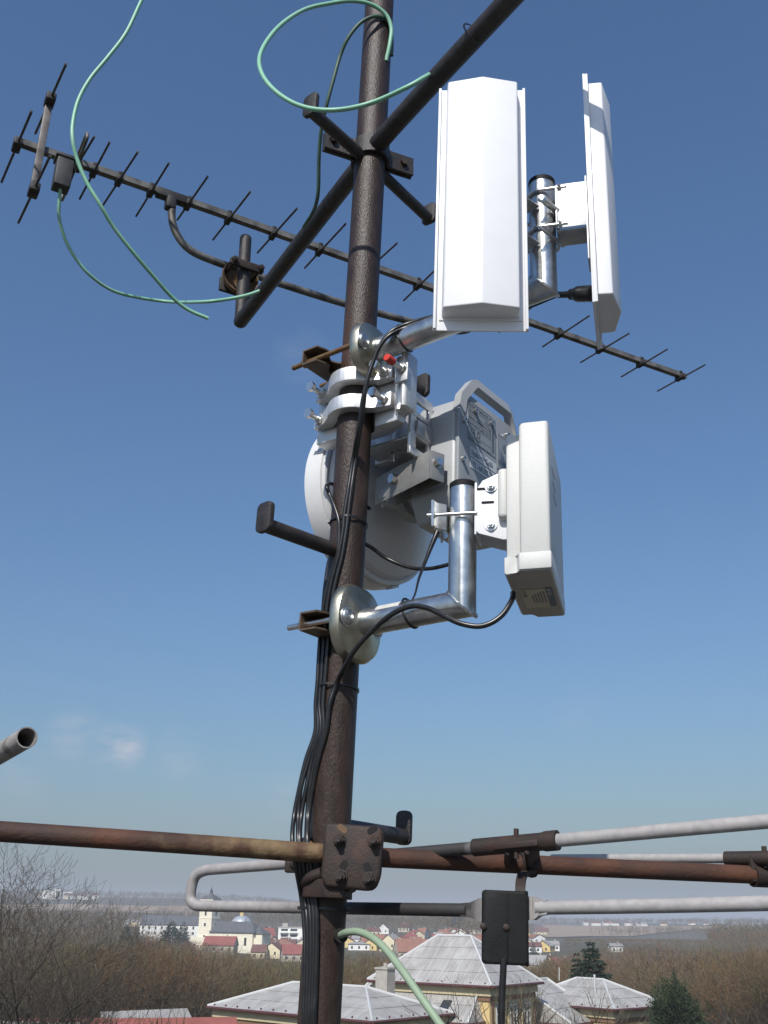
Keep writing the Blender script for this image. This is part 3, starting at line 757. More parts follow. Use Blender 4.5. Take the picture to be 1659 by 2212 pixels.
lb = part('base_label', M['beige'], ap, lambda b: box(b, fb, (.165, -.044, .0003), (.115, .046, .0008)), smooth=0)
lbd = part('base_label', M['ink_s'], ap, lambda b: box(b, fb, (.160, -.0145, .0006), (.115, .012, .0008)), smooth=0)
def tb(x, y): return fb @ Matrix.Translation((x, y, .0012))
text_mesh('Air Live', .012, tb(.108, -.0185), M['sticker'], lbd)
for k, s_ in enumerate(('C E  ! FCC', '000F0A', 'AC 18V')): text_mesh(s_, .009, tb(.112, -.064+k*.001), M['ink'], lb) if k == 0 else None
for k in range(5): part('printed_line', M['ink_s'], lb, lambda b: box(b, fb, (.155+.003*k, -.026-.0055*k, .0012), (.07-.006*k, .0022, .0003)), smooth=0)
ff_ = ffront(A0, n_a, UP)
text_mesh('AirLive', .022, frame(A0+n_a*.0006+UP*.05+e_d*.06, e_d, UP, n_a), M['sticker'], ap)
for k in range(3):
    part('vent_slot', M['apdk'], ap, lambda b: box(b, ma, (.0004, .085+.012*k, .215-.022*k), (.0012, .055, .0022)), smooth=0)
# hood lug
part('rear_rib', M['ap'], ap, lambda b: box(b, ma, (-.088, .05, .165), (.020, .03, .10), .008, 3))
# bracket between pipe and access point
def lo_at(z): return ell+UP*((z-ell.z)/UP.z)
z_b0, z_b1 = P(1040, 1172, 1.75).z, P(1040, 1052, 1.75).z
pc = lo_at((z_b0+z_b1)/2)
n_ah = (n_a-UP*n_a.dot(UP)).normalized()
dA = (A0-n_a*.08-pc).dot(n_ah)
mbk = fplan(pc, n_ah, UP)    # x right (away... ), y out, z up
sgn = -1 if mbk.col[0].xyz.y > 0 else 1     # towards us
hb2 = (z_b1-z_b0)
def lbr(b):
    side = sgn*.031
    mm = frame(pc+mbk.col[0].xyz*side, n_ah, UP, mbk.col[0].xyz)
    poly = [(.030, -hb2/2+.008), (.036, -hb2/2+.002), (dA-.01, -hb2/2-.012), (dA+.004, -hb2/2-.012), (dA+.004, hb2/2+.012), (dA-.02, hb2/2+.006), (.042, hb2/2-.006), (.030, hb2/2-.024)]
    prism(b, mm, poly, -.0018, .0018, .0006)
    mm2 = frame(pc-mbk.col[0].xyz*side, n_ah, UP, mbk.col[0].xyz)
    prism(b, mm2, poly, -.0018, .0018, .0006)
    box(b, mbk, (0, .029, -.004), (.066, .004, hb2-.01), .001)
part('mounting_bracket', M['white'], ap, lbr)
toward = mbk.col[0].xyz*sgn
def sp(x, z): return pc+toward*.0335+n_ah*x+UP*z
for zz in (.037, -.040):
    q = sp(.058, zz)
    part('bolt', M['steel'], ap, lambda b: (cyl(b, q, q+toward*.002, .0115, n=24), cyl(b, q+toward*.002, q+toward*.0036, .009, n=20), cyl(b, q+toward*.003, q+toward*.0085, .0075, n=6), cyl(b, q+toward*.008, q+toward*.012, .004, n=12)))
for (x_, zz, w_) in ((.045, .034, .028), (.052, .006, .024)):
    part('slot', M['hole'], ap, lambda b: prism(b, frame(sp(x_, zz), n_ah, UP, toward), rrect(w_, .0045, .0022), -.0004, .0003), smooth=0)
zst = P(1000, 1124, ell.y).z
def rodclamp(b):
    for s_ in (-1, 1):
        q = lo_at(zst)+mbk.col[0].xyz*s_*.034
        cyl(b, q+n_ah*.032, q-n_ah*.062, .0034, n=12); cyl(b, q-n_ah*.053, q-n_ah*.046, .0075, n=6)
part('clamp_rod', M['steel'], ap, rodclamp)
def jaw(b):
    m = fplan(lo_at(zst), n_ah, UP)
    pts = [m @ V(q) for q in ((-.046, -.050, 0), (-.030, -.046, 0), (-.018, -.030, 0), (0, -.028, 0), (.018, -.030, 0), (.030, -.046, 0), (.046, -.050, 0))]
    tube(b, pts, 1, sect=[(-.026, -.002), (.026, -.002), (.026, .002), (-.026, .002)])
part('clamp_jaw', M['steel'], ap, jaw)
# ------------------------------------------------------------------ FM antenna: rusty boom, folded dipole, second rod, box
cb = P(762, 1848, 1.893)
fm_ = thing('folded_dipole_antenna', cb, 'rusty boom antenna with white folded tube dipole clamped low on the mast', 'antenna')
DL, DRr = 2.25, 1.60
def dY(x): return 1/(1/DL+(1/DRr-1/DL)*(x-430)/(1659-430))
SOOT = (P(760, 1962, dY(760)).x-cb.x, P(1040, 1965, dY(1040)).x-cb.x)
M['dip'] = dipole_mat()
BL = [P(-420, 1768, 1.68), P(0, 1796, 1.765), P(420, 1824, 1.83), P(690, 1843, 1.889), cb, P(835, 1853, 1.906), P(1240, 1872, 1.99), P(1659, 1891, 2.09), P(2050, 1908, 2.2)]
def boom_mat():
    m = M['rust'].copy(); t = m.node_tree; b = t.nodes['Principled BSDF']; N = t.nodes.new; L = t.links.new
    src = b.inputs['Base Color'].links[0].from_socket
    tc = N('ShaderNodeTexCoord'); sp = N('ShaderNodeSeparateXYZ'); L(tc.outputs['Object'], sp.inputs[0])
    nz = N('ShaderNodeTexNoise'); nz.inputs['Scale'].default_value = 11; nz.inputs['Detail'].default_value = 6; L(tc.outputs['Object'], nz.inputs[0])
    ad = N('ShaderNodeMath'); ad.operation = 'MULTIPLY_ADD'; ad.inputs[1].default_value = .35; L(nz.outputs[0], ad.inputs[0]); L(sp.outputs[0], ad.inputs[2])
    cr = N('ShaderNodeValToRGB'); e = cr.color_ramp.elements
    e[0].position = .0; e[0].color = (0, 0, 0, 1); e[1].position = .34; e[1].color = (0, 0, 0, 1)
    for p_, v_ in ((.385, .75), (.49, .8), (.515, 0)): k = e.new(p_); k.color = (v_, v_, v_, 1)
    mr = N('ShaderNodeMapRange'); mr.inputs['From Min'].default_value = -1+.17; mr.inputs['From Max'].default_value = 1+.17; L(ad.outputs[0], mr.inputs[0]); L(mr.outputs[0], cr.inputs[0])
    n2 = N('ShaderNodeTexNoise'); n2.inputs['Scale'].default_value = 30; n2.inputs['Detail'].default_value = 5; L(tc.outputs['Object'], n2.inputs[0])
    c2 = N('ShaderNodeValToRGB'); c2.color_ramp.elements[0].position = .4; c2.color_ramp.elements[1].position = .62
    c2.color_ramp.elements[0].color = (.07, .032, .016, 1); c2.color_ramp.elements[1].color = (.21, .145, .07, 1); L(n2.outputs[0], c2.inputs[0])
    mx = N('ShaderNodeMix'); mx.data_type = 'RGBA'; L(cr.outputs[0], mx.inputs[0]); L(src, mx.inputs[6]); L(c2.outputs[0], mx.inputs[7]); L(mx.outputs[2], b.inputs['Base Color'])
    return m
part('boom', boom_mat(), fm_, lambda b: tube(b, spline(BL, 6), .0170, 28))
# clamp plate on the mast
cpm = ffront(P(763, 1850, 1.848), V((-.10, -1, 0)), UP)
def cplate(b):
    poly = [(-.055, .056), (.046, .052), (.052, .044), (.050, -.030), (.042, -.052), (.030, -.056), (-.046, -.052), (-.056, -.038)]
    prism(b, cpm, poly, -.019, 0.0, .007, 3)
part('clamp_plate', M['rust_dk'], fm_, cplate)
for (x_, y_) in ((-.026, .027), (.036, .027), (-.020, -.034), (.030, -.036)):
    def nut(b):
        m = cpm @ Matrix.Translation((x_, y_, 0))
        lathe(b, m, [(.0125, 0), (.012, .003), (.0095, .0035)], 20)
        cyl(b, m @ V((0, 0, .002)), m @ V((0, 0, .012)), .0095, n=6); cyl(b, m @ V((0, 0, .01)), m @ V((0, 0, .022)), .0055, n=14)
        cyl(b, m @ V((0, 0, -.10)), m @ V((0, 0, 0)), .0055, n=10)
    part('clamp_nut', M['rust_dk'], fm_, nut)
    part('slot', M['hole'] if y_ < 0 or x_ > 0 else M['rust_y'], fm_, lambda b: prism(b, cpm @ Matrix.Translation((x_+.004*(-1 if x_ > 0 else 1), y_+.019, 0)) @ Matrix.Rotation(math.radians(35 if x_ > 0 else -35), 4, 'Z'), rrect(.020 if y_ > 0 else .012, .011 if y_ > 0 else .016, .005), -.0003, .0006), smooth=0)
# saddle around the mast
mzc = mast_at(cb.z-.006)
sm2 = frame(mzc, cpm.col[0].xyz, cpm.col[2].xyz, UP)
def ubt(b, dz, r_):
    sl_ = -.016 if dz > 0 else .012
    pts = [sm2 @ V((.0, .064, dz+sl_*1.6)), sm2 @ V((-.022, .055, dz+sl_)), sm2 @ V((-.038, .032, dz+sl_*.3))]+[sm2 @ V((-.045*math.cos(a), -.045*math.sin(a)+.0, dz)) for a in [PI*k/14 for k in range(15)]]+[sm2 @ V((.043, .03, dz)), sm2 @ V((.046, .075, dz))]
    tube(b, spline(pts, 3), r_, 14)
part('saddle_hoop', M['rust_y'], fm_, lambda b: ubt(b, .030, .0105)); part('saddle_hoop', M['rust_dk'], fm_, lambda b: ubt(b, -.044, .0105))
def sbody(b):
    poly = []
    for k in range(25):
        a = PI*(-.02+1.04*k/24); poly.append((-.047*math.cos(a), -.047*math.sin(a)))
    prism(b, sm2, [(.010, .085), (-.036, .044)]+poly+[(.045, .085)], -.066, -.034, .004)
part('saddle_body', M['rust_dk'], fm_, sbody)
# folded dipole
def dp(x, y): return P(x, y, dY(x))
up_l = [dp(2050, 1738), dp(1659, 1774), dp(1210, 1815), dp(1020, 1832), dp(830, 1848), dp(612, 1866), dp(470, 1877)]
dr = .0112
Lp = [dp(470, 1877), dp(445, 1880), dp(428, 1887), dp(418, 1901), dp(412, 1928), dp(413, 1945), dp(423, 1955), dp(445, 1957), dp(560, 1959), dp(750, 1962), dp(1010, 1966)]
path = up_l[:-1]+Lp
fdm = part('folded_dipole', M['dip'], fm_, lambda b: tube(b, spline(path, 6), dr, 20))
rp = [dp(1160, 1961), dp(1400, 1957), dp(1659, 1951), dp(2050, 1942), dp(2120, 1938), dp(2150, 1925), dp(2160, 1850), dp(2150, 1750), dp(2120, 1730), dp(2050, 1738)]
part('folded_dipole', M['dip'], fm_, lambda b: tube(b, spline(rp, 6), dr, 20))
# flattened ends at the box
def flat(b, pts): 
    q = [dp(*p_) for p_ in pts]; n = len(q)
    for a_, c_, h0, h1 in zip(q, q[1:], (.0112, .0125, .0185), (.0125, .0185, .0185)):
        d_ = (c_-a_).normalized(); s_ = d_.cross(UP).normalized()
        r0 = [a_+UP*h0+s_*.008, a_+UP*h0-s_*.008, a_-UP*h0-s_*.008, a_-UP*h0+s_*.008]; r1 = [c_+UP*h1+s_*.006, c_+UP*h1-s_*.006, c_-UP*h1-s_*.006, c_-UP*h1+s_*.006]
        v0 = [b.verts.new(v) for v in r0]; v1 = [b.verts.new(v) for v in r1]
        for i in range(4): b.faces.new((v0[i], v0[(i+1) % 4], v1[(i+1) % 4], v1[i]))
        b.faces.new(v0[::-1]); b.faces.new(v1)
part('flat_end', M['dip'], fm_, lambda b: flat(b, ((1000, 1966), (1020, 1966), (1038, 1965), (1060, 1965))))
part('flat_end', M['dip'], fm_, lambda b: flat(b, ((1185, 1960), (1168, 1961), (1155, 1962), (1120, 1962))))
# sleeve and hanger
def sleeve(b, x0, y0, x1, y1, Yf, r_):
    a_, c_ = P(x0, y0, Yf(x0)), P(x1, y1, Yf(x1)); d_ = (c_-a_).normalized()
    tube(b, [a_, a_+d_*.004, a_+d_*.012, c_-d_*.03, c_-d_*.022, c_], lambda t: r_ if t < .75 else r_*1.12, 18)
part('sleeve', M['rust_dk'], fm_, lambda b: sleeve(b, 1024, 1831, 1205, 1815, dY, .0152))
hz = P(1135, 1822, dY(1135)); hz2 = P(1138, 1868, 1.965)
bd = (BL[6]-BL[5]).normalized(); dd = (up_l[1]-up_l[2]).normalized()
def hanger(b):
    # angle piece from sleeve to boom
    ax = (hz2-hz)
    m = frame(hz, dd, UP, dd.cross(UP).normalized())
    box(b, m, (-.012, -.002, 0), (.085, .012, .034), .003)
    for (a_, c_, wd) in ((hz+dd*.012-UP*.006, hz2+bd*.012+UP*.004, .034), (hz-dd*.028-UP*.008, hz2-bd*.035+V((0, -.014, .008)), .026)):
        d_ = (c_-a_).normalized(); s_ = d_.cross(V((0, 1, 0))).normalized()
        box(b, frame((a_+c_)/2, s_, d_.cross(s_), d_), (0, 0, 0), (wd, .010, (c_-a_).length+.01), .003)
    lathe(b, faxis(hz2-bd*.014, bd), [(.0175, 0), (.0215, 0), (.0215, .03), (.0175, .03)], 24, True)
part('hanger', M['rust_dk'], fm_, hanger)
hb1 = P(1115, 1790, dY(1115)-.005)
part('bolt', M['rust_dk'], fm_, lambda b: (cyl(b, hb1, hb1-UP*.05, .0045, n=12), cyl(b, hb1-UP*.020, hb1-UP*.012, .009, n=6), cyl(b, P(1148, 1880, 1.965), P(1150, 1896, 1.965), .0045, n=10)))
# second rod
rY = lambda x: 1/(1/2.36+(1/2.06-1/2.36)*(x-1190)/(1659-1190))
R0, R1 = P(1194, 1855, rY(1194)), P(2050, 1853, rY(2050))
part('director_rod', M['dip'], fm_, lambda b: tube(b, [R0-(R1-R0).normalized()*.002, R0, R1], lambda t: .0095, 18))
part('sleeve', M['rust_dk'], fm_, lambda b: sleeve(b, 1567, 1855, 1760, 1853, rY, .0142))
def hang2(b):
    q = P(1645, 1862, rY(1645)); q2_ = P(1645, 1892, 2.085)
    box(b, frame((q+q2_)/2, bd, UP.cross(bd).normalized(), UP), (0, 0, 0), (.05, .012, .05), .003)
    lathe(b, faxis(q2_-bd*.02, bd), [(.0175, 0), (.0215, 0), (.0215, .045), (.0175, .045)], 24, True)
    t_ = P(1650, 1828, rY(1650)); cyl(b, t_, t_-UP*.04, .005, n=12); cyl(b, t_-UP*.018, t_-UP*.010, .010, n=6)
part('hanger', M['rust_dk'], fm_, hang2)
# rear holder at the mast's left
hp = P(628, 1868, dY(628)-.01)
part('holder', M['rust_dk'], fm_, lambda b: (box(b, frame(hp, V((1, 0, 0)), V((0, 1, 0)), UP), (0.012, 0, 0), (.045, .03, .030), .003), cyl(b, hp, P(700, 1868, 2.0), .010, n=12)))
# junction box
jb = ffront(P(1092, 2003, 1.80), V((-.06, -1, .0)), UP)
def jbx(b):
    prism(b, jb, rrect(.0765, .115, .006), -.046, 0, .004, 2)
jbo = part('junction_box', M['blackbox'], fm_, jbx)
def jrib(b):
    box(b, jb, (.003, 0, .0008), (.0022, .111, .003), .0006); box(b, jb, (.0358, 0, -.02), (.006, .117, .03), .002)
part('rib', M['blackbox'], jbo, jrib)
for (x_, y_) in ((-.0370, .0), (.001, .0)):
    part('screw', M['rust_dk'], jbo, lambda b: lathe(b, jb @ Matrix.Translation((x_, y_, 0)), [(.0055, -.002), (.0055, .003), (.003, .005), (0, .005)], 14))
part('strap', M['rust_dk'], fm_, lambda b: tube(b, spline([P(1150, 1884, 1.95), P(1135, 1885, 1.92), P(1127, 1895, 1.87), P(1124, 1915, 1.845), P(1124, 1940, 1.835)], 5), 1, sect=[(-.003, -.0085), (.003, -.0085), (.003, .0085), (-.003, .0085)]))
def cable(name, pts, r, mat, label, cat='cable', group=None, k=8, n=10, loc=None):
    sp = spline(pts, k)
    b = bmesh.new(); tube(b, sp, r, n)
    o = finish(b, name, mat, None, loc or pts[0]); tag(o, label, cat, group); return o
cable('coaxial_cable', [P(1088, 2070, 1.79), P(1087, 2100, 1.79), P(1084, 2160, 1.79), P(1083, 2240, 1.79), P(1080, 2500, 1.8), P(1060, 3000, 1.9)], .0058, M['black'], 'black cable hanging straight down from the junction box')

# ------------------------------------------------------------------ neighbouring pipe at the left edge
pe_ = P(58, 1593, 1.95); pb_ = P(-240, 1770, 2.8)
pt_ = thing('antenna_pipe', pb_, 'pale grey open-ended pipe poking in from the side, mouth towards us', 'pipe')
part('tube', M['greypipe'], pt_, lambda b: pipe(b, pb_, pe_, .0207, .0026, 32))
part('post', M['mast'], pt_, lambda b: cyl(b, V((pb_.x, pb_.y, ROOF_Z+.05)), pb_+V((0, 0, .03)), .024, n=20))

# ------------------------------------------------------------------ green coax
g = 'green'
Yc = 2.10
cable('coaxial_cable', [V((-.05, 1.9, CAM.z+3.15)), P(560, -280, 2.0), P(420, -200, 2.05), P(345, -80, 2.1), P(304, 5, Yc), P(272, 72, Yc), P(232, 125, Yc), P(195, 170, Yc), P(170, 215, Yc), P(158, 262, Yc), P(157, 300, Yc), P(167, 345, Yc+.02), P(188, 395, Yc+.04), P(215, 440, Yc+.06), P(245, 490, Yc+.1), P(290, 548, Yc+.15), P(330, 595, Yc+.2), P(370, 640, Yc+.25), P(405, 668, Yc+.28), P(450, 688, Yc+.3)], .0055, M['green'], 'pale green coaxial cable drooping from above, its cut end hanging loose')
bx0 = dm @ V((0, -.012, -.127))
ae = PZ(548, 634, z1)
cable('coaxial_cable', [bx0, P(127, 460, bx0.y+.03), P(135, 500, bx0.y+.06), P(155, 545, bx0.y+.1), P(190, 590, bx0.y+.14), P(240, 626, bx0.y+.2), P(300, 643, bx0.y+.25), P(370, 652, bx0.y+.28), P(440, 652, ae.y-.06), P(500, 645, ae.y-.05), P(546, 634, ae.y-.035), P(580, 618, ae.y-.02), P(600, 600, ae.y+.03)], .0053, M['green'], 'pale green coaxial cable sagging from the dipole box to the crossarm')
aa = PZ(925, 165, z1)
cable('coaxial_cable', [P(948, 150, aa.y+.035), P(930, 160, aa.y+.0), P(912, 170, aa.y-.03), P(880, 188, aa.y-.03), P(800, 223, 1.70), P(720, 238, 1.70), P(650, 229, 1.72), P(595, 197, 1.74), P(564, 155, 1.76), P(564, 112, 1.78), P(600, 60, 1.81), P(655, 22, 1.84), P(715, 7, 1.86), P(760, 2, 1.87), P(800, 9, 1.885), P(832, 30, 1.90), P(845, 60, 1.91), P(842, 95, 1.915), P(834, 132, 1.925)], .0053, M['green'], 'pale green coaxial cable coiled in a wide loop round the mast')
cable('coaxial_cable', [P(846, 120, 1.935), P(846, 80, 1.93), P(840, 52, 1.92), P(826, 38, 1.905), P(805, 36, 1.89), P(778, 50, 1.89), P(752, 82, 1.90), P(735, 120, 1.92), P(722, 165, 1.93), P(706, 225, 1.95), P(694, 280, 1.99), P(689, 340, 2.03), P(688, 400, 2.07), P(684, 435, 2.10), P(674, 462, 2.13), P(656, 490, 2.19)], .0049, M['green_shade'], 'shade-darkened green coaxial cable dropping past the step to the crossarm')
# thick sage hose from the mast
cable('hose', [P(728, 2026, 1.945), P(736, 2020, 1.91), P(750, 2014, 1.885), P(775, 2013, 1.86), P(805, 2026, 1.83), P(835, 2053, 1.80), P(870, 2098, 1.76), P(905, 2148, 1.73), P(945, 2205, 1.70), P(985, 2270, 1.67), P(1060, 2500, 1.6), P(1100, 2900, 1.7)], .0063, M['sage'], 'thick sage green hose curving out of a hole in the mast', n=16)

# ------------------------------------------------------------------ black cables
GB = 'black cables tied along the mast'
def YM(x, y, off=.0055):
    c = P(x, y, 1.95); dx = c.x-mast_at(c.z).x
    rr = MR+off
    return 1.95-math.sqrt(max(rr*rr-dx*dx, .018**2))
def on(x, y, off=.0055): return P(x, y, YM(x, y, off))
low = [(690, 1580), (672, 1640), (658, 1700), (650, 1760), (648, 1815), (654, 1880), (663, 1935), (668, 1990), (669, 2060), (667, 2140), (664, 2230)]
def lowpts(dx, sp=1.0, far=0):
    out = []
    for i, (x, y) in enumerate(low):
        t = i/(len(low)-1); xx = x+2+dx*.86*(.72+.28*math.sin(PI*min(1, t*1.2)))+ (3*math.sin(dx+i*.9) if 1 < i < 5 else 0)
        if 1780 < y < 1930: out.append(P(xx, y, 1.905))
        else: out.append(on(xx, y) if abs(P(xx, y, 1.95).x-mast_at(P(xx, y, 1.95).z).x) < MR else P(xx, y, 1.93))
    out.append(P(664+dx, 2500, 1.93)); out.append(P(660+dx, 3000, 1.94))
    return out
up1 = [cn1-V((0, 0, .0)), P(1120, 668, elu.y+.06), P(1030, 668, 1.76), P(940, 683, 1.80), P(885, 698, 1.82), P(848, 714, 1.82), P(826, 738, 1.825), P(812, 768, 1.83), P(800, 800, 1.835), P(790, 840, 1.838), P(784, 890, 1.845), P(777, 935, 1.87), on(769, 985), on(759, 1055), on(752, 1110), on(748, 1145), on(739, 1200), on(724, 1262), on(715, 1320, .006), on(708, 1400), on(702, 1470), on(698, 1520)]
up2 = [P(1000, 640, 1.64), P(985, 668, 1.70), P(940, 690, 1.79), P(880, 707, 1.815), P(842, 724, 1.815), P(818, 752, 1.82), P(805, 785, 1.825), P(795, 815, 1.828), P(784, 860, 1.835), P(778, 905, 1.848), P(771, 945, 1.868), on(763, 990, .006), on(752, 1060), on(744, 1112), on(741, 1145), on(731, 1200), on(715, 1262), on(705, 1325), on(699, 1400), on(694, 1470), on(690, 1520)]
cable('network_cable', up1+lowpts(11), .0044, M['black'], 'black cable from the edge-on panel, running along the upper arm and down the mast')
cable('network_cable', up2+lowpts(1), .0044, M['black'], 'black cable from the viewer-facing panel, running along the upper arm and down the mast')
c3 = [P(800, 1100, 2.0), P(745, 1062, 2.01), P(715, 1045, 1.97), on(706, 1052, .008), on(712, 1068, .007), on(722, 1092), on(731, 1120), on(733, 1145), on(729, 1195), on(709, 1262), on(697, 1325), on(690, 1400), on(688, 1470), on(686, 1520)]
cable('network_cable', c3+lowpts(-9), .0043, M['black'], 'black cable looping round the mast beside the dish and down in the bundle')
c4 = [P(975, 1218, 1.94), P(930, 1228, 1.97), P(885, 1226, 2.0), P(835, 1206, 2.02), P(790, 1176, 2.01), P(745, 1170, 2.02), P(715, 1200, 2.0), P(703, 1262, 1.965), P(697, 1330, 1.945), P(690, 1400, 1.935), P(686, 1470, 1.93), P(682, 1520, 1.93)]
cable('network_cable', c4+lowpts(-18), .0043, M['black'], 'black cable swinging behind the mast from the radio to the bundle')
c5 = [P(1108, 1280, A0.y+.09), P(1108, 1290, A0.y+.085), P(1101, 1305, A0.y+.075), P(1085, 1328, A0.y+.07), P(1060, 1346, 1.69), P(1030, 1353, 1.695), P(990, 1345, 1.705), P(955, 1328, 1.722), P(925, 1314, 1.740), P(895, 1309, 1.755), P(865, 1317, 1.77), P(835, 1335, 1.785), P(800, 1366, 1.81), P(768, 1402, 1.83), P(745, 1440, 1.86), on(728, 1475, .008), on(712, 1520, .008)]
cable('network_cable', c5+lowpts(20), .0050, M['black'], 'black cable swooping from the access point along the lower arm')
cable('cable_strap', [P(948, 1142, 1.93), P(935, 1172, 1.92), P(918, 1215, 1.90), P(905, 1250, 1.87), P(897, 1282, 1.83), P(888, 1300, 1.80)], lambda t: .0052*(1-t)**2+.0018, M['black'], 'black strap hanging from the radio to the lower arm', 'strap')
# cable ties
def tie_ring(c, ax, r_, label, ext=None, name='cable_tie'):
    m = faxis(c, ax)
    def f(b):
        pts = []
        for k in range(32):
            a = 2*PI*k/32; rr = r_
            q = m @ V((math.cos(a)*rr, math.sin(a)*rr, 0))
            if ext is not None:
                w_ = max(0, (q-c).normalized().dot(ext.normalized()))**6; q = q+ext*w_
            pts.append(q)
        tube(b, pts, 1, closed=True, sect=[(-.0022, -.0008), (.0022, -.0008), (.0022, .0008), (-.0022, .0008)])
        h = pts[5]; 
        box(b, Matrix.Translation(h), (0, 0, 0), (.007, .006, .006), .001)
    o = part(name, M['black'], None, f, loc=c); tag(o, label, 'cable tie'); return o
for (x, y, lb_, ex) in ((750, 1133, 'black cable tie round the mast at dish height', V((-.02, -.75, 0)).normalized()*.007), (731, 1489, 'black cable tie round the mast below the lower bracket', V((-.5, -.6, 0)).normalized()*.008), (703, 1965, 'black cable tie round the mast and bundle under the rusty clamp', V((-1, -.3, 0)).normalized()*.009)):
    tie_ring(mast_at(mast_y(x, y)), UP+V((0.03, .05, 0)), MR+.0022, lb_, ex)
tie_ring(cu+du*.075, (du+UP*.25).normalized(), .0285, 'black cable tie round the upper bracket arm', V((-.1, -.3, 1)).normalized()*.011)
tie_ring(cl+dl*.115, (dl+UP*.2).normalized(), .0280, 'black cable tie round the lower bracket arm', V((0, -.6, .6)).normalized()*.011)
ta = PZ(1022, 70, z1); tdir = (a_near[0]-a_near[1]).normalized()
tie_ring(ta, (tdir+UP*.2).normalized(), .0245, 'black cable tie with knotted end on the crossarm above the panels', None)
# paper sticker remnant on lower arm
pm_ = faxis(cl+dl*.048, dl)
def paper(b):
    rows = []
    for k in range(9):
        a = math.radians(38+k*7)
        rows.append([b.verts.new(pm_ @ V((math.cos(a+A_OFF)*.02655, math.sin(a+A_OFF)*.02655, z_))) for z_ in (0, .055)])
    for a_, c_ in zip(rows, rows[1:]): b.faces.new((a_[0], a_[1], c_[1], c_[0]))
loc_up = (pm_.to_3x3().transposed() @ (UP*.75+V((-.1, -1, 0))*.6)); A_OFF = math.atan2(loc_up.y, loc_up.x)-math.radians(66)
part('paper_remnant', pmat('torn_paper', (.55, .54, .50), (.40, .39, .35), 40, rough=.8), brl, paper)
# ------------------------------------------------------------------ terrain
def sstep(a, b, t):
    t = min(1, max(0, (t-a)/(b-a))); return t*t*(3-2*t)
def lerp_tab(tab, v):
    if v <= tab[0][0]: return tab[0][1]
    for (a, p_), (b, q_) in zip(tab, tab[1:]):
        if v <= b: 
            t = (v-a)/(b-a); t = t*t*(3-2*t); return p_+(q_-p_)*t
    return tab[-1][1]
RAD = [(0, 0), (95, 0), (190, -10), (300, -13), (400, -11), (460, -8), (520, -4), (600, 0), (700, 2.5), (950, 5), (1250, 5)]
HILL = [(-60, 50), (-25, 44), (-17, 50), (-10, 50), (-6, 44), (-3, 32), (0, 20), (3, 14), (7, 12), (12, 11), (18, 12), (25, 10), (60, 12)]
def hgt(X, Y):
    r = math.hypot(X, Y); az = math.degrees(math.atan2(X, Y))
    z = lerp_tab(RAD, r)
    if r > 1000: z += (lerp_tab(HILL, az)-5)*sstep(1000, 2200, r)
    if az > 4 and r > 600: z -= 9*sstep(4, 9, az)*sstep(600, 950, r)*(1-sstep(1300, 1900, r))
    if r > 150: z += noise.noise(V((X*.004, Y*.004, 0)))*2.2*min(1, (r-150)/300)
    if r > 900: z += noise.noise(V((X*.0016, Y*.0016, 3)))*7*min(1, (r-900)/900)
    return z
def ground_hit(x, y, r0=60, r1=5000):
    d = ray(x, y); h = math.hypot(d.x, d.y); r = r0
    while r < r1:
        p = CAM+d*(r/h)
        if p.z <= hgt(p.x, p.y): return p
        r *= 1.01
    return None
def at_r(x, r):
    d = ray(x, 1990); h = math.hypot(d.x, d.y); p = CAM+d*(r/h); return V((p.x, p.y, hgt(p.x, p.y)))
def topz(x, y, r):
    d = ray(x, y); return CAM.z+d.z/math.hypot(d.x, d.y)*r
def hor(x): return 1988+(x-830)*.012
def ground():
    rs = [0]+list(np.geomspace(4, 9000, 110)); na = 180
    vs, fs = [(0, 0, 0)], []
    for r in rs[1:]:
        for k in range(na):
            a = 2*PI*k/na; X, Y = r*math.sin(a), r*math.cos(a); vs.append((X, Y, hgt(X, Y)))
    for k in range(na): fs.append((0, 1+k, 1+(k+1) % na))
    for i in range(len(rs)-2):
        for k in range(na):
            a = 1+i*na+k; b = 1+i*na+(k+1) % na; fs.append((a, a+na, b+na, b))
    me = bpy.data.meshes.new('ground'); me.from_pydata(vs, [], fs); me.polygons.foreach_set('use_smooth', [True]*len(fs))
    me.materials.append(pmat('winter_ground', (.085, .068, .045), (.060, .062, .030), .02, rough=.95, c3=(.11, .085, .06), s3=.006, lo3=.45, hi3=.6))
    o = bpy.data.objects.new('ground', me); COL.objects.link(o); tag(o, kind='structure')
ground()
# open fields lying on the slopes
def field(name, az0, az1, r0, r1, mat, wob=0, taper=0):
    vs, fs = [], []; n, m_ = 40, 8
    for i in range(n+1):
        az = math.radians(az0+(az1-az0)*i/n)
        for j in range(m_+1):
            ra = r0+(r1-r0)*taper*(i/n)**1.5; r = ra+(r1-ra)*j/m_+wob*noise.noise(V((i*.15, j*.1, r0)))
            X, Y = r*math.sin(az), r*math.cos(az); vs.append((X, Y, hgt(X, Y)+1.2))
    for i in range(n):
        for j in range(m_):
            a = i*(m_+1)+j; fs.append((a, a+1, a+m_+2, a+m_+1))
    me = bpy.data.meshes.new(name); me.from_pydata(vs, [], fs); me.materials.append(mat); o = bpy.data.objects.new(name, me); COL.objects.link(o); tag(o, kind='structure')
fmat = pmat('field_soil', (.27, .19, .125), (.33, .24, .165), .02, rough=1)
field('field', -21, -8.2, 1400, 1570, fmat, 40); field('field', 8.6, 18.6, 1150, 1760, fmat, 45, .93); field('field', 15, 19.5, 1900, 2050, fmat, 30)

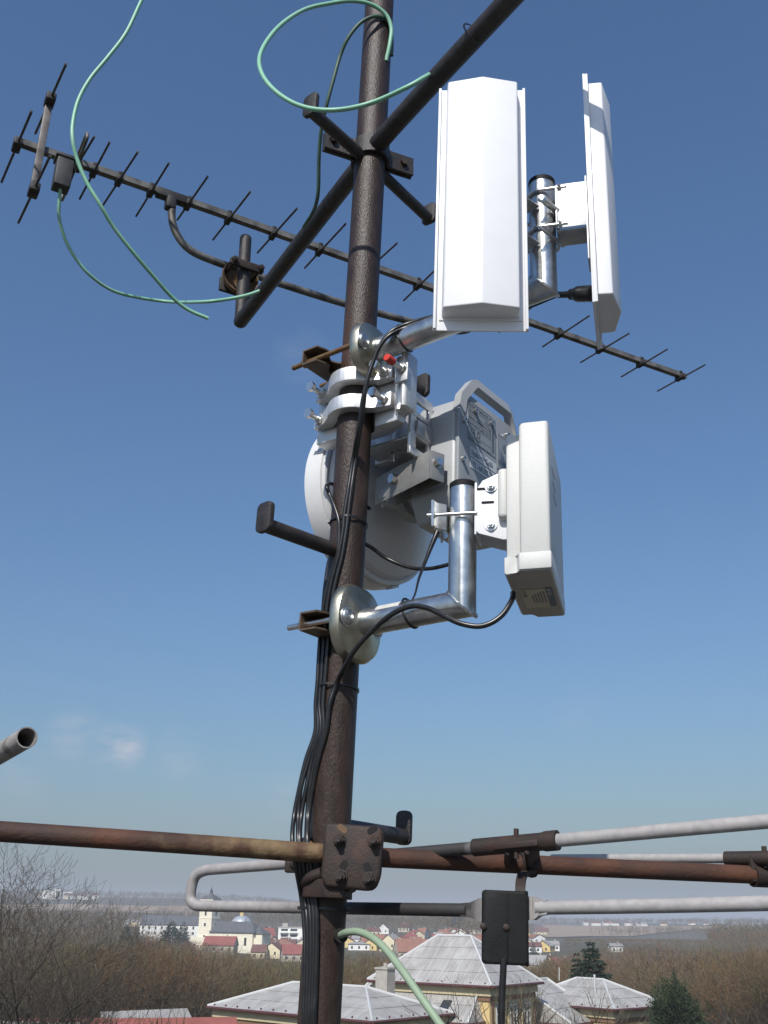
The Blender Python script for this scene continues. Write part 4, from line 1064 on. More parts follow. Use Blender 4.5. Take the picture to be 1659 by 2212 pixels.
# ------------------------------------------------------------------ leafless trees
def gen_tree(seed, H, spread=.55, levels=6, droop=0.0, trunk_frac=.25, r0=None, forks=2):
    rnd = random.Random(seed); segs = []
    r0 = r0 or H*.016
    def grow(p, d, L, r, lv):
        n = 3 if lv < 3 else 2
        for k in range(n):
            d2 = (d+V((rnd.uniform(-1, 1), rnd.uniform(-1, 1), rnd.uniform(-.6, .8)))*(.10+.05*lv)).normalized()
            if lv > 0: d2 = (d2+V((0, 0, .10-droop*lv))).normalized()
            q = p+d2*(L/n); r2 = r*.88
            segs.append((p, q, r, r2, lv)); p, d, r = q, d2, r2
            if 0 < lv < levels and rnd.random() < .8:
                side = d.orthogonal().normalized(); side.rotate(Matrix.Rotation(rnd.uniform(0, 2*PI), 3, d))
                ds = (d*rnd.uniform(.5, 1)+side*rnd.uniform(.6, 1)).normalized()
                grow(p, ds, L*rnd.uniform(.5, .7), r*.55, lv+1+(rnd.random() < .4))
        if lv < levels:
            m = forks+(rnd.random() < .55)
            a0 = rnd.uniform(0, 2*PI)
            for k in range(m):
                side = d.orthogonal().normalized(); side.rotate(Matrix.Rotation(a0+2*PI*k/m+rnd.uniform(-.4, .4), 3, d))
                ds = (d+side*rnd.uniform(.6, 1.25)*spread).normalized()
                grow(p, ds, L*rnd.uniform(.68, .88), r*rnd.uniform(.6, .75), lv+1)
    grow(V((0, 0, -.5)), V((0, 0, 1)), H*trunk_frac, r0, 0)
    zt = max(s[1].z for s in segs); k = H/zt
    return [(a*k, b*k, ra, rb, lv) for a, b, ra, rb, lv in segs]
def segs_mesh(name, segs, mat, rmin, sides):
    vs, fs = [], []
    for a, b, ra, rb, lv in segs:
        d = (b-a).normalized(); u = d.orthogonal().normalized(); w_ = d.cross(u); ra = max(ra, rmin); rb = max(rb, rmin)
        i = len(vs); n = sides
        if n == 2:
            th = random.uniform(0, PI); u = u*math.cos(th)+w_*math.sin(th)
            vs += [a+u*ra, a-u*ra, b-u*rb*.6, b+u*rb*.6]; fs.append((i, i+1, i+2, i+3)); continue
        for k in range(n): vs.append(a+(u*math.cos(2*PI*k/n)+w_*math.sin(2*PI*k/n))*ra)
        for k in range(n): vs.append(b+(u*math.cos(2*PI*k/n)+w_*math.sin(2*PI*k/n))*rb)
        for k in range(n): fs.append((i+k, i+(k+1) % n, i+n+(k+1) % n, i+n+k))
    me = bpy.data.meshes.new(name); me.from_pydata([tuple(v) for v in vs], [], fs); me.materials.append(mat); return me
barkA = pmat('bark_grey', (.055, .045, .035), (.085, .070, .052), 2, rough=.95)
twigs = [pmat('twigs_brown', (.105, .070, .036), (.155, .104, .055), .25, rough=1), pmat('twigs_olive', (.090, .080, .028), (.13, .115, .042), .25, rough=1), pmat('twigs_reddish', (.142, .072, .034), (.186, .10, .048), .25, rough=1), pmat('twigs_grey', (.115, .094, .062), (.16, .132, .09), .25, rough=1)]
PROTO = []
for i in range(7):
    s_ = gen_tree(100+i, 10, spread=.5+.08*(i % 3), levels=5, trunk_frac=.17+.03*(i % 2))
    tr = [q for q in s_ if q[4] <= 2]; cr = [q for q in s_ if q[4] > 2]
    PROTO.append((segs_mesh('bare_trunk', tr, barkA, .03, 4), [segs_mesh('bare_crown', cr, tm, .011, 2) for tm in twigs], len(cr)))
print('crown segs', [p_[2] for p_ in PROTO])
def put_tree(pos, H, i, tw, label, group, rz=None, wx=1.0):
    o = bpy.data.objects.new('bare_tree', None); COL.objects.link(o); o.location = pos; o.rotation_euler = (0, 0, rz if rz is not None else random.uniform(0, 6.28)); k = H/10
    o.scale = (k*wx, k*wx, k); tag(o, label, 'tree', group)
    for nm, me in (('trunk', PROTO[i][0]), ('crown', PROTO[i][1][tw])):
        c = bpy.data.objects.new(nm, me); COL.objects.link(c); c.parent = o
    return o
TOP = [(-200, 1995), (0, 2000), (180, 2000), (235, 2006), (300, 2016), (345, 2030), (430, 2038), (500, 2048), (545, 2060), (600, 2070), (660, 2076), (745, 2060), (850, 2064), (1000, 2068), (1150, 2082), (1230, 2066), (1310, 2044), (1450, 2036), (1660, 2034), (1900, 2020)]
rnd = random.Random(21)
def wood_label(x, H, tw):
    return '%s leafless %s tree %s' % ('tall' if H > 12.5 else 'low' if H < 8 else 'middling', ('brown', 'olive', 'reddish', 'greyish')[tw],
        'in the wood below the long white building' if x < 430 else 'in the wood between church and yellow house' if x < 760 else 'behind the pyramid roof of the yellow house' if x < 1240 else 'in the wide wood past the yellow house' if x < 1470 else 'in the wide wood past the bushy pine')
cand = []
for _ in range(4000):
    x = rnd.uniform(-160, 1820); r = 125*math.exp(rnd.random()*math.log(600/125))
    p_ = at_r(x, r)
    if p_ is None: continue
    lim = lerp_tab(TOP, x)+rnd.uniform(-7, 12)-(7 if 280 < x < 1250 else 3)
    zt = topz(x, lim, r); Hh = min(zt-p_.z, rnd.uniform(11, 19))
    if Hh < 3.2: continue
    if 440 < x < 1480 and r < 140: continue
    if x < 260 and r < 210 and rnd.random() < .55: continue
    cand.append((x, r, p_, Hh))
cand = cand[:1700]
cand.sort(key=lambda c: c[1])
twc = lambda x: rnd.choices([0, 1, 2, 3], [5, 3, 2.5 if x > 1200 else 1.2, 2])[0]
for (x, r, p_, Hh) in cand[:290]:
    tw_ = twc(x); put_tree(p_, Hh, rnd.randrange(7), tw_, wood_label(x, Hh, tw_), 'leafless trees of the wood', rnd.uniform(0, 6.28), rnd.uniform(.9, 1.25))
# the wood farther off, one mass
def stuff_wood(name, items, protos, mats, label):
    vs_all, nv = [], 0; quads = []; mi = []
    for (pos, H, i, tw) in items:
        V0, F0 = protos[i]; k = H/10; a = random.uniform(0, 6.28); ca, sa = math.cos(a), math.sin(a)
        R_ = np.array([[ca, sa, 0], [-sa, ca, 0], [0, 0, 1]])*np.array([1.15*k, 1.15*k, k])
        vs_all.append(V0 @ R_+np.array(pos)); quads.append(F0+nv); nv += len(V0); mi += [tw]*len(F0)
    vv = np.vstack(vs_all); ff = np.vstack(quads)
    me = bpy.data.meshes.new(name); me.vertices.add(len(vv)); me.vertices.foreach_set('co', vv.astype(np.float32).ravel())
    me.loops.add(ff.size); me.loops.foreach_set('vertex_index', ff.astype(np.int32).ravel())
    me.polygons.add(len(ff)); me.polygons.foreach_set('loop_start', np.arange(0, ff.size, 4, dtype=np.int32)); me.polygons.foreach_set('loop_total', np.full(len(ff), 4, np.int32))
    for m in mats: me.materials.append(m)
    me.polygons.foreach_set('material_index', np.array(mi, np.int32)); me.update(calc_edges=True)
    o = bpy.data.objects.new(name, me); COL.objects.link(o); tag(o, label, 'wood', kind='stuff'); return o
def lowproto(seed, levels, rmin, n):
    s_ = gen_tree(seed, 10, .6, levels, 0, .16); s_ = [q for q in s_ if q[4] > 0]
    random.Random(seed).shuffle(s_); s_ = s_[:n]; s_.append((V((0, 0, -1)), V((0, 0, 4)), .15, .1, 0))
    me = segs_mesh('tmp', s_, barkA, rmin, 2); co = np.empty(len(me.vertices)*3, np.float32); me.vertices.foreach_get('co', co)
    ix = np.empty(len(me.loops), np.int32); me.loops.foreach_get('vertex_index', ix); bpy.data.meshes.remove(me); return co.reshape(-1, 3), ix.reshape(-1, 4)
LP = [lowproto(500+i, 5, .026, 700) for i in range(5)]
mid = []
for _ in range(1900):
    x = rnd.choice([rnd.uniform(1215, 1900), rnd.uniform(1215, 1900), rnd.uniform(-220, 420)]); r = rnd.uniform(560, 1130); p_ = at_r(x, r)
    az_ = topz(x, hor(x)+(32 if 1180 < x < 1530 else 12), r)
    Hm = min(rnd.uniform(7, 13) if x > 1000 else rnd.uniform(5, 10), az_-p_.z)
    if Hm < 2.5: continue
    mid.append((tuple(p_), Hm, rnd.randrange(5), twc(x)))
LPm = [lowproto(900+i, 4, .05, 170) for i in range(5)]
stuff_wood('valley_wood', mid, LPm, twigs, 'leafless wood spreading over the flat valley below the far fields')
stuff_wood('distant_wood', [(tuple(p_), Hh, rnd.randrange(5), twc(x)) for (x, r, p_, Hh) in cand[290:]], LP, twigs, 'brown leafless wood filling the valley in front of the town')
LP2 = [lowproto(700+i, 3, .10, 46) for i in range(6)]
far = []
for _ in range(11000):
    x = rnd.uniform(-260, 1920); r = 640*math.exp(rnd.random()*math.log(3000/640)); p_ = at_r(x, r)
    az = math.degrees(math.atan2(p_.x, p_.y))
    if -21.5 < az < -8.0 and 1380 < r < 1590: continue
    if 7.8 < az < 19 and 1150+610*.93*(max(0, az-8.6)/10)**1.5-60 < r < 1790: continue
    if 7.8 < az < 17 and r < 1150: continue
    if noise.noise(V((p_.x*.0035, p_.y*.0035, 9))) < (-.6 if r > 900 else -.1): continue
    far.append((tuple(p_), rnd.uniform(9, 15), rnd.randrange(6), rnd.choices([0, 1, 3], [3, 1.5, 2])[0]))
stuff_wood('hillside_wood', far, LP2, twigs, 'hazy leafless woods covering the far hills')
# two big trees and twiggy tops close by
darkbark = pmat('bark_dark', (.026, .021, .016), (.05, .041, .03), 3, rough=.95)
twig_near = pmat('twigs_near', (.075, .058, .042), (.115, .092, .068), 1.5, rough=1)
def big_tree(pos, H, seed, label, spread=.55, tw=None, levels=6, rmin=.007, tf=.2, thick=.021):
    s_ = gen_tree(seed, H, spread, levels, trunk_frac=tf, r0=H*thick)
    if levels > 6:
        rp_ = random.Random(seed); s_ = [q for q in s_ if q[4] < 6 or rp_.random() < .5]
    t = bpy.data.objects.new('bare_tree', None); COL.objects.link(t); t.location = pos; tag(t, label, 'tree')
    for nm, sg, mt, sd_, rm in (('trunk', [q for q in s_ if q[4] <= 4], darkbark, 5, .016), ('crown', [q for q in s_ if q[4] > 4], twig_near if tw is None else twigs[tw], 3, rmin)):
        c = bpy.data.objects.new(nm, segs_mesh(nm, sg, mt, rm, sd_)); COL.objects.link(c); c.parent = t
    return t
def xyr(x, r): d = ray(x, 1990); h = math.hypot(d.x, d.y); p_ = CAM+d*(r/h); return V((p_.x, p_.y, hgt(p_.x, p_.y)))
big_tree(xyr(30, 44), 16.4, 3, 'large leafless tree with crown against the sky, taller of the two by the red roofs', .62, None, 7, .006, .22, .022)
big_tree(xyr(135, 50), 15.6, 11, 'large leafless tree with forked trunk, shorter of the two by the red roofs', .70, None, 7, .006, .2, .023)
big_tree(xyr(360, 62), 9.3, 15, 'slender leafless tree rising beside the red roof', .5, 1, 5)
big_tree(xyr(255, 58), 9.6, 25, 'leafless olive-twigged tree above the red roofs', .55, 1, 5)
big_tree(xyr(1010, 64), 10.3, 31, 'thin leafless tree in front of the yellow house, by the valley of its roofs', .45, 3, 5, .008)
big_tree(xyr(1120, 60), 10.4, 33, 'thin leafless tree in front of the yellow wall windows', .5, 3, 5, .008)
big_tree(xyr(1235, 62), 10.3, 36, 'thin leafless tree in front of the house corner, by its lower roof', .5, 3, 5, .008)
# evergreens
needle = [pmat('spruce_needles', (.012, .026, .014), (.028, .046, .022), .8, rough=.9), pmat('pine_needles', (.020, .036, .014), (.042, .06, .022), .8, rough=.9)]
def conifer(name, pos, H, W, seed, label, mt=0, group=None, round_=False, nb=2500):
    rn = random.Random(seed); vs, fs = [], []
    for k in range(nb):
        if round_:
            a, ph = rn.uniform(0, 6.28), math.acos(rn.uniform(-.75, 1)); d0 = V((math.cos(a)*math.sin(ph), math.sin(a)*math.sin(ph), math.cos(ph)))
            lump = 1+.55*noise.noise(d0*2.3+V((seed, 0, 0)))+.2*noise.noise(d0*5+V((0, seed, 0)))
            q = (.45+.55*rn.random()**.5)*lump; c = V((d0.x*W/2*q*(1.15-.25*d0.z), d0.y*W/2*q*(1.15-.25*d0.z), H*.50+math.copysign(abs(d0.z)**.7, d0.z)*q*H*.42)); L = W*.032*rn.uniform(.6, 1.3); dr_ = (d0+V((rn.uniform(-.7, .7), rn.uniform(-.7, .7), rn.uniform(-.2, .9)))).normalized()
        else:
            zt = 1-rn.random()**.6; nt_ = 22; tier = min(.985, (math.floor(zt*nt_)+.5)/nt_); a = rn.uniform(0, 6.28)
            boughs = .72+.28*math.cos(a*7+tier*97+seed*3); R_ = W/2*(1-tier)**.8*(.55+.55*boughs)*(1+.25*math.sin(tier*61+seed))+W*.02
            q = rn.random()**.6; c = V((math.cos(a)*R_*q, math.sin(a)*R_*q, H*(.06+.94*tier)-R_*q*.22+rn.uniform(-.012, .012)*H)); L = W*.055*(.55+.7*(1-tier))*rn.uniform(.6, 1.3); dr_ = V((math.cos(a)+rn.uniform(-.5, .5), math.sin(a)+rn.uniform(-.5, .5), rn.uniform(-.7, .15))).normalized()
        s_ = dr_.cross(V((rn.uniform(-1, 1), rn.uniform(-1, 1), rn.uniform(-1, 1)))).normalized()
        i = len(vs); vs += [c-s_*L*.5, c+s_*L*.5, c+dr_*L*1.5]; fs.append((i, i+1, i+2))
    o = bpy.data.objects.new(name, None); COL.objects.link(o); o.location = pos; tag(o, label, 'tree', group)
    me = bpy.data.meshes.new('crown'); me.from_pydata([tuple(v) for v in vs], [], fs); me.materials.append(needle[mt]); c = bpy.data.objects.new('crown', me); COL.objects.link(c); c.parent = o
    me2 = segs_mesh('trunk', [(V((0, 0, -.5)), V((0, 0, H*.9)), H*.014, .03, 0)], barkA, .02, 6); c2 = bpy.data.objects.new('trunk', me2); COL.objects.link(c2); c2.parent = o
def con_px(x, ytop, r, Wpx, seed, label, **k):
    p_ = xyr(x, r); conifer('spruce_tree' if not k.get('round_') else 'pine_tree', p_, topz(x, ytop, r)-p_.z, Wpx/2150*r, seed, label, **k)
con_px(1273, 2032, 128, 150, 1, 'tall dark spruce behind the yellow house, larger of the pair', nb=9000)
con_px(1241, 2056, 122, 95, 2, 'dark spruce behind the yellow house, smaller of the pair', nb=6000)
con_px(1440, 2110, 92, 84, 3, 'bushy dark green pine beside the right wing of the yellow house', mt=1, round_=True, nb=24000)
con_px(372, 1988, 545, 66, 4, 'dark spruce in front of the long white building, wider one'); con_px(397, 1990, 545, 40, 5, 'narrow dark spruce between the white building and the church tower')
con_px(276, 1996, 470, 60, 6, 'dark spruce at the end of the long white building'); con_px(300, 2008, 470, 44, 7, 'low dark evergreen touching the end of the long white building')
con_px(553, 1996, 640, 14, 8, 'small dark spruce beyond the church choir'); con_px(576, 2000, 660, 16, 9, 'small dark spruce between the church and the flats')
con_px(1150, 2035, 520, 22, 10, 'small dark evergreen near the yellow gabled house'); con_px(1415, 2044, 330, 26, 12, 'small dark spruce standing out of the bare wood'); con_px(1602, 2052, 300, 30, 13, 'dark spruce standing alone in the bare wood')
con_px(225, 1975, 900, 14, 14, 'tiny dark conifer by the far field')
# ------------------------------------------------------------------ buildings
def bmat(name, c, v=.12, scale=.6, rough=.85): return pmat(name, c, tuple(min(1, a*(1+v)) for a in c), scale, rough=rough)
W_ = {'white': bmat('wall_white', (.74, .73, .69)), 'cream': bmat('wall_cream', (.66, .58, .40)), 'yellow': bmat('wall_yellow', (.62, .47, .20)), 'beige': bmat('wall_beige', (.50, .45, .36)), 'grey': bmat('wall_grey', (.36, .34, .31)), 'church': bmat('wall_church', (.74, .68, .54))}
R_ = {'red': bmat('roof_red', (.22, .070, .056), .3), 'brown': bmat('roof_brown', (.13, .060, .050), .3), 'orange': bmat('roof_orange', (.235, .11, .075), .3), 'slate': bmat('roof_slate', (.085, .088, .095), .3), 'grey': bmat('roof_grey', (.26, .25, .24), .25), 'dkred': bmat('roof_darkred', (.19, .045, .05), .3)}
GL = pmat('window_glass', (.03, .035, .04), (.05, .055, .06), 3, rough=.15)
WF = pmat('window_white', (.68, .68, .66), rough=.6)
def gable(pos, L, Wd, hw, hr, rot, wall, roof, label, hip=False, wins=True, name='house', cat='house', group=None, ov=.35, chim=True, sink=3, wh=1.3, nwin=None):
    t = thing(name, pos, label, cat, group); m = Matrix.Translation(pos) @ Matrix.Rotation(rot, 4, 'Z')
    I = lambda x, y, z: m @ V((x, y, z))
    def wf(b):
        box(b, m, (0, 0, (hw-sink)/2), (L, Wd, hw+sink))
        if not hip:
            for sx in (-1, 1):
                v = [b.verts.new(I(sx*L/2, -Wd/2, hw)), b.verts.new(I(sx*L/2, Wd/2, hw)), b.verts.new(I(sx*L/2, 0, hw+hr*.97))]; b.faces.new(v)
    part('wall', W_[wall], t, wf, smooth=0)
    def rf(b):
        l, w_ = L/2+ov, Wd/2+ov; z0 = hw-ov*hr/(Wd/2)*.6; ins = min(Wd/2, L/2-.5) if hip else 0
        for dz in (0, .16):
            a = [b.verts.new(I(x, y, z0+dz)) for x, y in ((-l, -w_), (l, -w_), (l, w_), (-l, w_))]; r1 = b.verts.new(I(-l+ins, 0, hw+hr+dz)); r2 = b.verts.new(I(l-ins, 0, hw+hr+dz))
            b.faces.new((a[0], a[1], r2, r1)); b.faces.new((a[2], a[3], r1, r2))
            if hip: b.faces.new((a[1], a[2], r2)); b.faces.new((a[3], a[0], r1))
    rr = part('roof', R_[roof], t, rf, smooth=0)
    if chim: part('chimney', W_['grey'], rr, lambda b: box(b, m, (L*.2, .3, hw+hr), (.6, .6, 1.8)), smooth=0)
    if wins:
        nl = nwin or max(2, int(L/3)); ns = max(1, int(hw/3))
        for s_ in range(ns):
            zz = hw-1.5-s_*2.9
            for sy in (-1, 1):
                if (I(0, sy, 0)-I(0, 0, 0)).dot(CAM-pos) < 0: continue
                for k in range(nl):
                    x_ = -L/2+L*(k+.5)/nl
                    part('window', GL, t, lambda b: box(b, m, (x_, sy*Wd/2, zz), (1.0, .08, wh)), smooth=0)
            for sx in (-1, 1):
                if (I(sx, 0, 0)-I(0, 0, 0)).dot(CAM-pos) < 0: continue
                for y_ in (-Wd*.22, Wd*.22): part('window', GL, t, lambda b: box(b, m, (sx*L/2, y_, zz), (.08, .9, wh)), smooth=0)
    return t
def hpx(x, y, wpx, hpx_, rpx, rot, wall, roof, label, dpt=8, **k):
    """house whose wall foot shows at (x, y); width, wall height and roof height in view units"""
    p_ = ground_hit(x, y, 250, 3500) if 'r' not in k else xyr(x, k.pop('r'))
    r = math.hypot(p_.x, p_.y); u = r/2150*1.05
    return gable(p_, wpx*u, dpt, max(2.6, hpx_*u), rpx*u, rot, wall, roof, label, **k)
# ---- church
cp = xyr(452, 560); CR = math.radians(-24)
ch = thing('church', cp, 'cream church with square bell tower, slate nave roof and silver dome', 'church')
cm = Matrix.Translation(cp) @ Matrix.Rotation(CR, 4, 'Z')
u = 560/2150*1.02
tw_h = topz(452, 1943, 560)-cp.z
part('tower', W_['church'], ch, lambda b: (box(b, cm, (0, 0, tw_h/2-2), (7.6, 7.6, tw_h+4)), box(b, cm, (0, 0, tw_h-.3), (8.2, 8.2, .7)), box(b, cm, (0, 0, tw_h-9), (7.9, 7.9, .4))), smooth=0)
def trf(b):
    n = 4; prof = [(5.9, tw_h), (3.4, tw_h+1.5), (1.1, tw_h+2.6), (.7, tw_h+3.4), (.9, tw_h+3.9), (.12, tw_h+5.6), (.05, tw_h+7.2)]
    rings = [[b.verts.new(cm @ V((math.cos(PI/4+k*PI/2)*r_, math.sin(PI/4+k*PI/2)*r_, z_))) for k in range(4)] for r_, z_ in prof]
    for a, c in zip(rings, rings[1:]):
        for k in range(4): b.faces.new((a[k], a[(k+1) % 4], c[(k+1) % 4], c[k]))
part('tower_roof', R_['slate'], ch, trf, smooth=0)
for (x_, y_, sx_, sy_) in ((0, -3.82, 1.1, .1), (3.82, 0, .1, 1.1), (-3.82, 0, .1, 1.1)):
    for zz, hh in ((tw_h-6.5, 2.4), (tw_h-12, 1.4), (tw_h-17.5, 1.0)):
        part('window', GL, ch, lambda b: box(b, cm, (x_, y_, zz), (sx_, sy_, hh)), smooth=0)
    part('clock_face', WF, ch, lambda b: cyl(b, cm @ V((x_, y_, tw_h-2.4)), cm @ V((x_*1.03, y_*1.03, tw_h-2.4)), .9, n=18), smooth=0)
nv_h = topz(500, 2013, 560)-cp.z
part('nave_wall', W_['church'], ch, lambda b: (box(b, cm, (16, 2, nv_h/2-2), (25, 12, nv_h+4)), box(b, cm, (30, 2, nv_h/2-2.3), (6, 8.5, nv_h+3.4)), box(b, cm, (-3, -1, (nv_h-2)/2-2), (9, 8, nv_h+1))), smooth=0)
def nrf(b):
    z0, z1_ = nv_h-.1, nv_h+5.0
    a = [b.verts.new(cm @ V(q)) for q in ((3.2, -4.8, z0), (29.6, -4.8, z0), (29.6, 8.8, z0), (3.2, 8.8, z0))]; r1, r2 = b.verts.new(cm @ V((4, 2, z1_))), b.verts.new(cm @ V((24.5, 2, z1_)))
    b.faces.new((a[0], a[1], r2, r1)); b.faces.new((a[1], a[2], r2)); b.faces.new((a[2], a[3], r1, r2)); b.faces.new((a[3], a[0], r1))
    c = [b.verts.new(cm @ V(q)) for q in ((27, -2.8, z0-.5), (33.6, -2.8, z0-.5), (33.6, 6.8, z0-.5), (27, 6.8, z0-.5))]; t_ = b.verts.new(cm @ V((28.5, 2, z0+3)))
    for i in range(3): b.faces.new((c[i], c[i+1], t_))
part('nave_roof', R_['slate'], ch, nrf, smooth=0)
dpos = cm @ V((20, 12, 0)); dz0 = topz(522, 2000, 570)
def px_at(x, r, z): q = xyr(x, r); return V((q.x, q.y, z))
dc_ = px_at(522, 580, dz0)
dome_m = Matrix.Translation(dc_)
part('drum', W_['church'], ch, lambda b: lathe(b, dome_m, [(5.6, -14), (5.6, 0), (5.9, 0), (5.9, .5), (5.5, .5)], 28))
part('dome', pmat('dome_metal', (.42, .45, .48), (.5, .53, .56), .4, rough=.45, metal=.4), ch, lambda b: lathe(b, dome_m, [(5.7, .4), (5.5, 1.6), (4.8, 3.0), (3.6, 4.1), (2.0, 4.8), (1.0, 5.0)], 28))
part('lantern', W_['yellow'], ch, lambda b: lathe(b, dome_m, [(1.1, 4.7), (1.1, 7.4), (1.3, 7.4), (0, 8.6)], 8), smooth=0)
part('turret', R_['slate'], ch, lambda b: lathe(b, Matrix.Translation(px_at(531, 560, topz(531, 2001, 560))), [(.7, -1), (.5, 1.5), (0, 4.2)], 8), smooth=0)
for k in range(4): part('window', GL, ch, lambda b: box(b, cm, (8+k*5.5, -4.02, nv_h*.5), (1.3, .1, 3.6)), smooth=0)
# ---- long white building and flats
wp = xyr(374, 640)
gable(wp, 36, 12, topz(374, 1998, 640)-wp.z, 5.0, math.radians(4), 'white', 'slate', 'long white three-storey building with dark roof beside the church', hip=False, name='long_building', cat='building', wh=1.6, nwin=10)
fp_ = xyr(632, 600); fh = topz(632, 2004, 600)-fp_.z
flats = thing('block_of_flats', fp_, 'flat-roofed white block with stacked balconies beside the mast', 'building')
fmx = Matrix.Translation(fp_) @ Matrix.Rotation(math.radians(-8), 4, 'Z')
part('wall', W_['white'], flats, lambda b: box(b, fmx, (0, 0, fh/2-2), (13.5, 9, fh+4)), smooth=0)
part('parapet', W_['grey'], flats, lambda b: box(b, fmx, (0, 0, fh+.2), (14, 9.5, .5)), smooth=0)
for k in range(3):
    for j in range(2):
        part('balcony', W_['white'], flats, lambda b: (box(b, fmx, (-3.3+j*5.2, -5.2, fh-2.6-k*3), (4.6, 1.4, .18)), box(b, fmx, (-3.3+j*5.2, -5.85, fh-2.1-k*3), (4.6, .1, .9))), smooth=0)
        part('window', GL, flats, lambda b: box(b, fmx, (-3.3+j*5.2, -4.5, fh-1.5-k*3), (3.8, .12, 1.9)), smooth=0)
part('roof_box', W_['grey'], flats, lambda b: box(b, fmx, (-4, 1, fh+1.3), (3, 3, 2)), smooth=0)
for s_ in (2, 5): part('aerial', R_['slate'], flats, lambda b: cyl(b, fmx @ V((s_, 0, fh)), fmx @ V((s_, 0, fh+4)), .08, n=5), smooth=0)
# ---- named town houses
D = math.radians
hpx(480, 2050, 58, 20, 15, D(-6), 'beige', 'red', 'beige house with bright red roof right below the church', dpt=9, r=520)
hpx(532, 2056, 50, 12, 9, D(4), 'beige', 'brown', 'low house with brown roof under the church choir', dpt=9)
hpx(575, 2036, 26, 12, 13, D(20), 'white', 'red', 'white house with steep red roof next to the flats', dpt=8)
hpx(592, 2069, 30, 14, 12, D(72), 'cream', 'brown', 'cream gable-fronted house with dark brown roof below the flats', dpt=9)
hpx(560, 2070, 26, 11, 12, D(-5), 'cream', 'brown', 'cream house with dark brown roof left of the gable-fronted one', dpt=8, chim=False)
hpx(632, 2074, 40, 9, 16, D(10), 'beige', 'red', 'house with broad dull red roof beside the cable bundle', dpt=10)
hpx(612, 2052, 46, 9, 8, D(-3), 'grey', 'brown', 'long low house with brown roof in front of the flats', dpt=8)
hpx(775, 2052, 40, 10, 4, D(3), 'white', 'grey', 'white flat-roofed low building beside the mast', dpt=8, hip=True, chim=False)
hpx(805, 2050, 44, 8, 16, D(8), 'beige', 'orange', 'house with big orange roof under the green hose', dpt=11)
hpx(846, 2056, 30, 16, 14, D(64), 'cream', 'grey', 'cream house with tall gable wall behind the hose', dpt=10)
hpx(884, 2068, 52, 9, 22, D(12), 'beige', 'orange', 'large house with orange tiled roof left of the sheet-metal roof', dpt=12)
hpx(925, 2056, 30, 8, 12, D(-10), 'white', 'orange', 'small white house with orange roof near the pyramid roof', dpt=8)
hpx(950, 2040, 26, 8, 9, D(5), 'white', 'red', 'white house with red roof above the sheet-metal roof', dpt=8)
hpx(1178, 2056, 24, 10, 9, D(60), 'yellow', 'grey', 'small yellow gabled house beyond the junction box', dpt=8)
hpx(1152, 2056, 28, 9, 7, D(0), 'white', 'brown', 'white house with brown roof beyond the junction box', dpt=8)
hpx(1196, 2052, 18, 6, 6, D(0), 'white', 'grey', 'little pale house with grey roof near the evergreen', dpt=7)
hpx(1190, 2098, 26, 12, 14, D(66), 'yellow', 'brown', 'bright yellow gable end beside the dark red roof', dpt=8)
hpx(1214, 2100, 34, 9, 13, D(4), 'beige', 'dkred', 'house with dark red roof beside the spruces', dpt=9)
hpx(1160, 2098, 40, 10, 16, D(-30), 'beige', 'grey', 'beige house with grey roof next to the yellow gable', dpt=10)
hpx(1310, 2092, 30, 7, 9, D(6), 'beige', 'orange', 'house with orange roof half hidden by the spruces', dpt=9)
hpx(1330, 2056, 22, 6, 5, D(0), 'white', 'grey', 'pale low house in the bare wood right of the spruces', dpt=8)
# ---- unnamed town and ridge houses
TL = 'small town house with coloured roof among the others'
rt_ = random.Random(5)
for k in range(64):
    x = rt_.uniform(440, 1180) if k % 4 else rt_.uniform(650, 1000); y = rt_.uniform(2012, 2052)
    if 430 < x < 560 and y > 2014: y = rt_.uniform(2008, 2014)
    wl = rt_.choice(['white', 'cream', 'beige', 'white', 'yellow']); rf_ = rt_.choice(['red', 'orange', 'brown', 'brown', 'grey', 'orange'])
    hpx(x, y, rt_.uniform(15, 26), rt_.uniform(6, 9), rt_.uniform(6, 9), rt_.uniform(-.5, .5)+(PI/2 if rt_.random() < .35 else 0), wl, rf_, 'small %s town house with %s roof %s' % (wl, {'brown': 'brown', 'grey': 'grey', 'red': 'red', 'orange': 'orange'}[rf_], 'beyond the church' if x < 560 else 'beside the flats' if x < 720 else 'behind the green hose' if x < 1000 else 'beyond the junction box'), dpt=rt_.uniform(8, 10), group='town houses', chim=rt_.random() < .5)
def ridge(x0, x1, r0, r1, n, lab, grp, flat=False, k_=1.0):
    for k in range(n):
        p_ = xyr(rt_.uniform(x0, x1), rt_.uniform(r0, r1)); L_ = rt_.uniform(9, 16)*(1.6 if flat else 1)*k_
        wc, rc_ = rt_.choice(['white', 'white', 'cream']), 'grey' if flat else rt_.choice(['brown', 'brown', 'grey', 'orange'])
        gable(p_, L_, 9*k_, rt_.uniform(5, 8)*(1.9 if flat else 1)*k_, 1.0 if flat else rt_.uniform(3, 4.5)*k_, rt_.uniform(-.5, .5), wc, rc_, lab % (wc, rc_) if '%' in lab else lab, chim=False, wins=False, group=grp)
ridge(1240, 1360, 1800, 1920, 11, 'tiny %s %s-roofed house on the hill crest above the tan field', 'houses on the far crest', False, .7); ridge(1380, 1540, 1880, 2040, 8, 'tiny %s %s-roofed house on the wooded crest beyond the field', 'houses on the wooded crest', False, .7)
ridge(85, 140, 1750, 1900, 7, 'far white block of flats on the hill', 'far white blocks', True); ridge(135, 215, 1750, 1900, 10, 'tiny %s %s-roofed house on the far hill beyond the bare trees', 'houses on the far left hill', False, .8); ridge(230, 330, 1000, 1200, 8, 'tiny %s %s-roofed house below the tan field', 'houses below the field', False, .55)

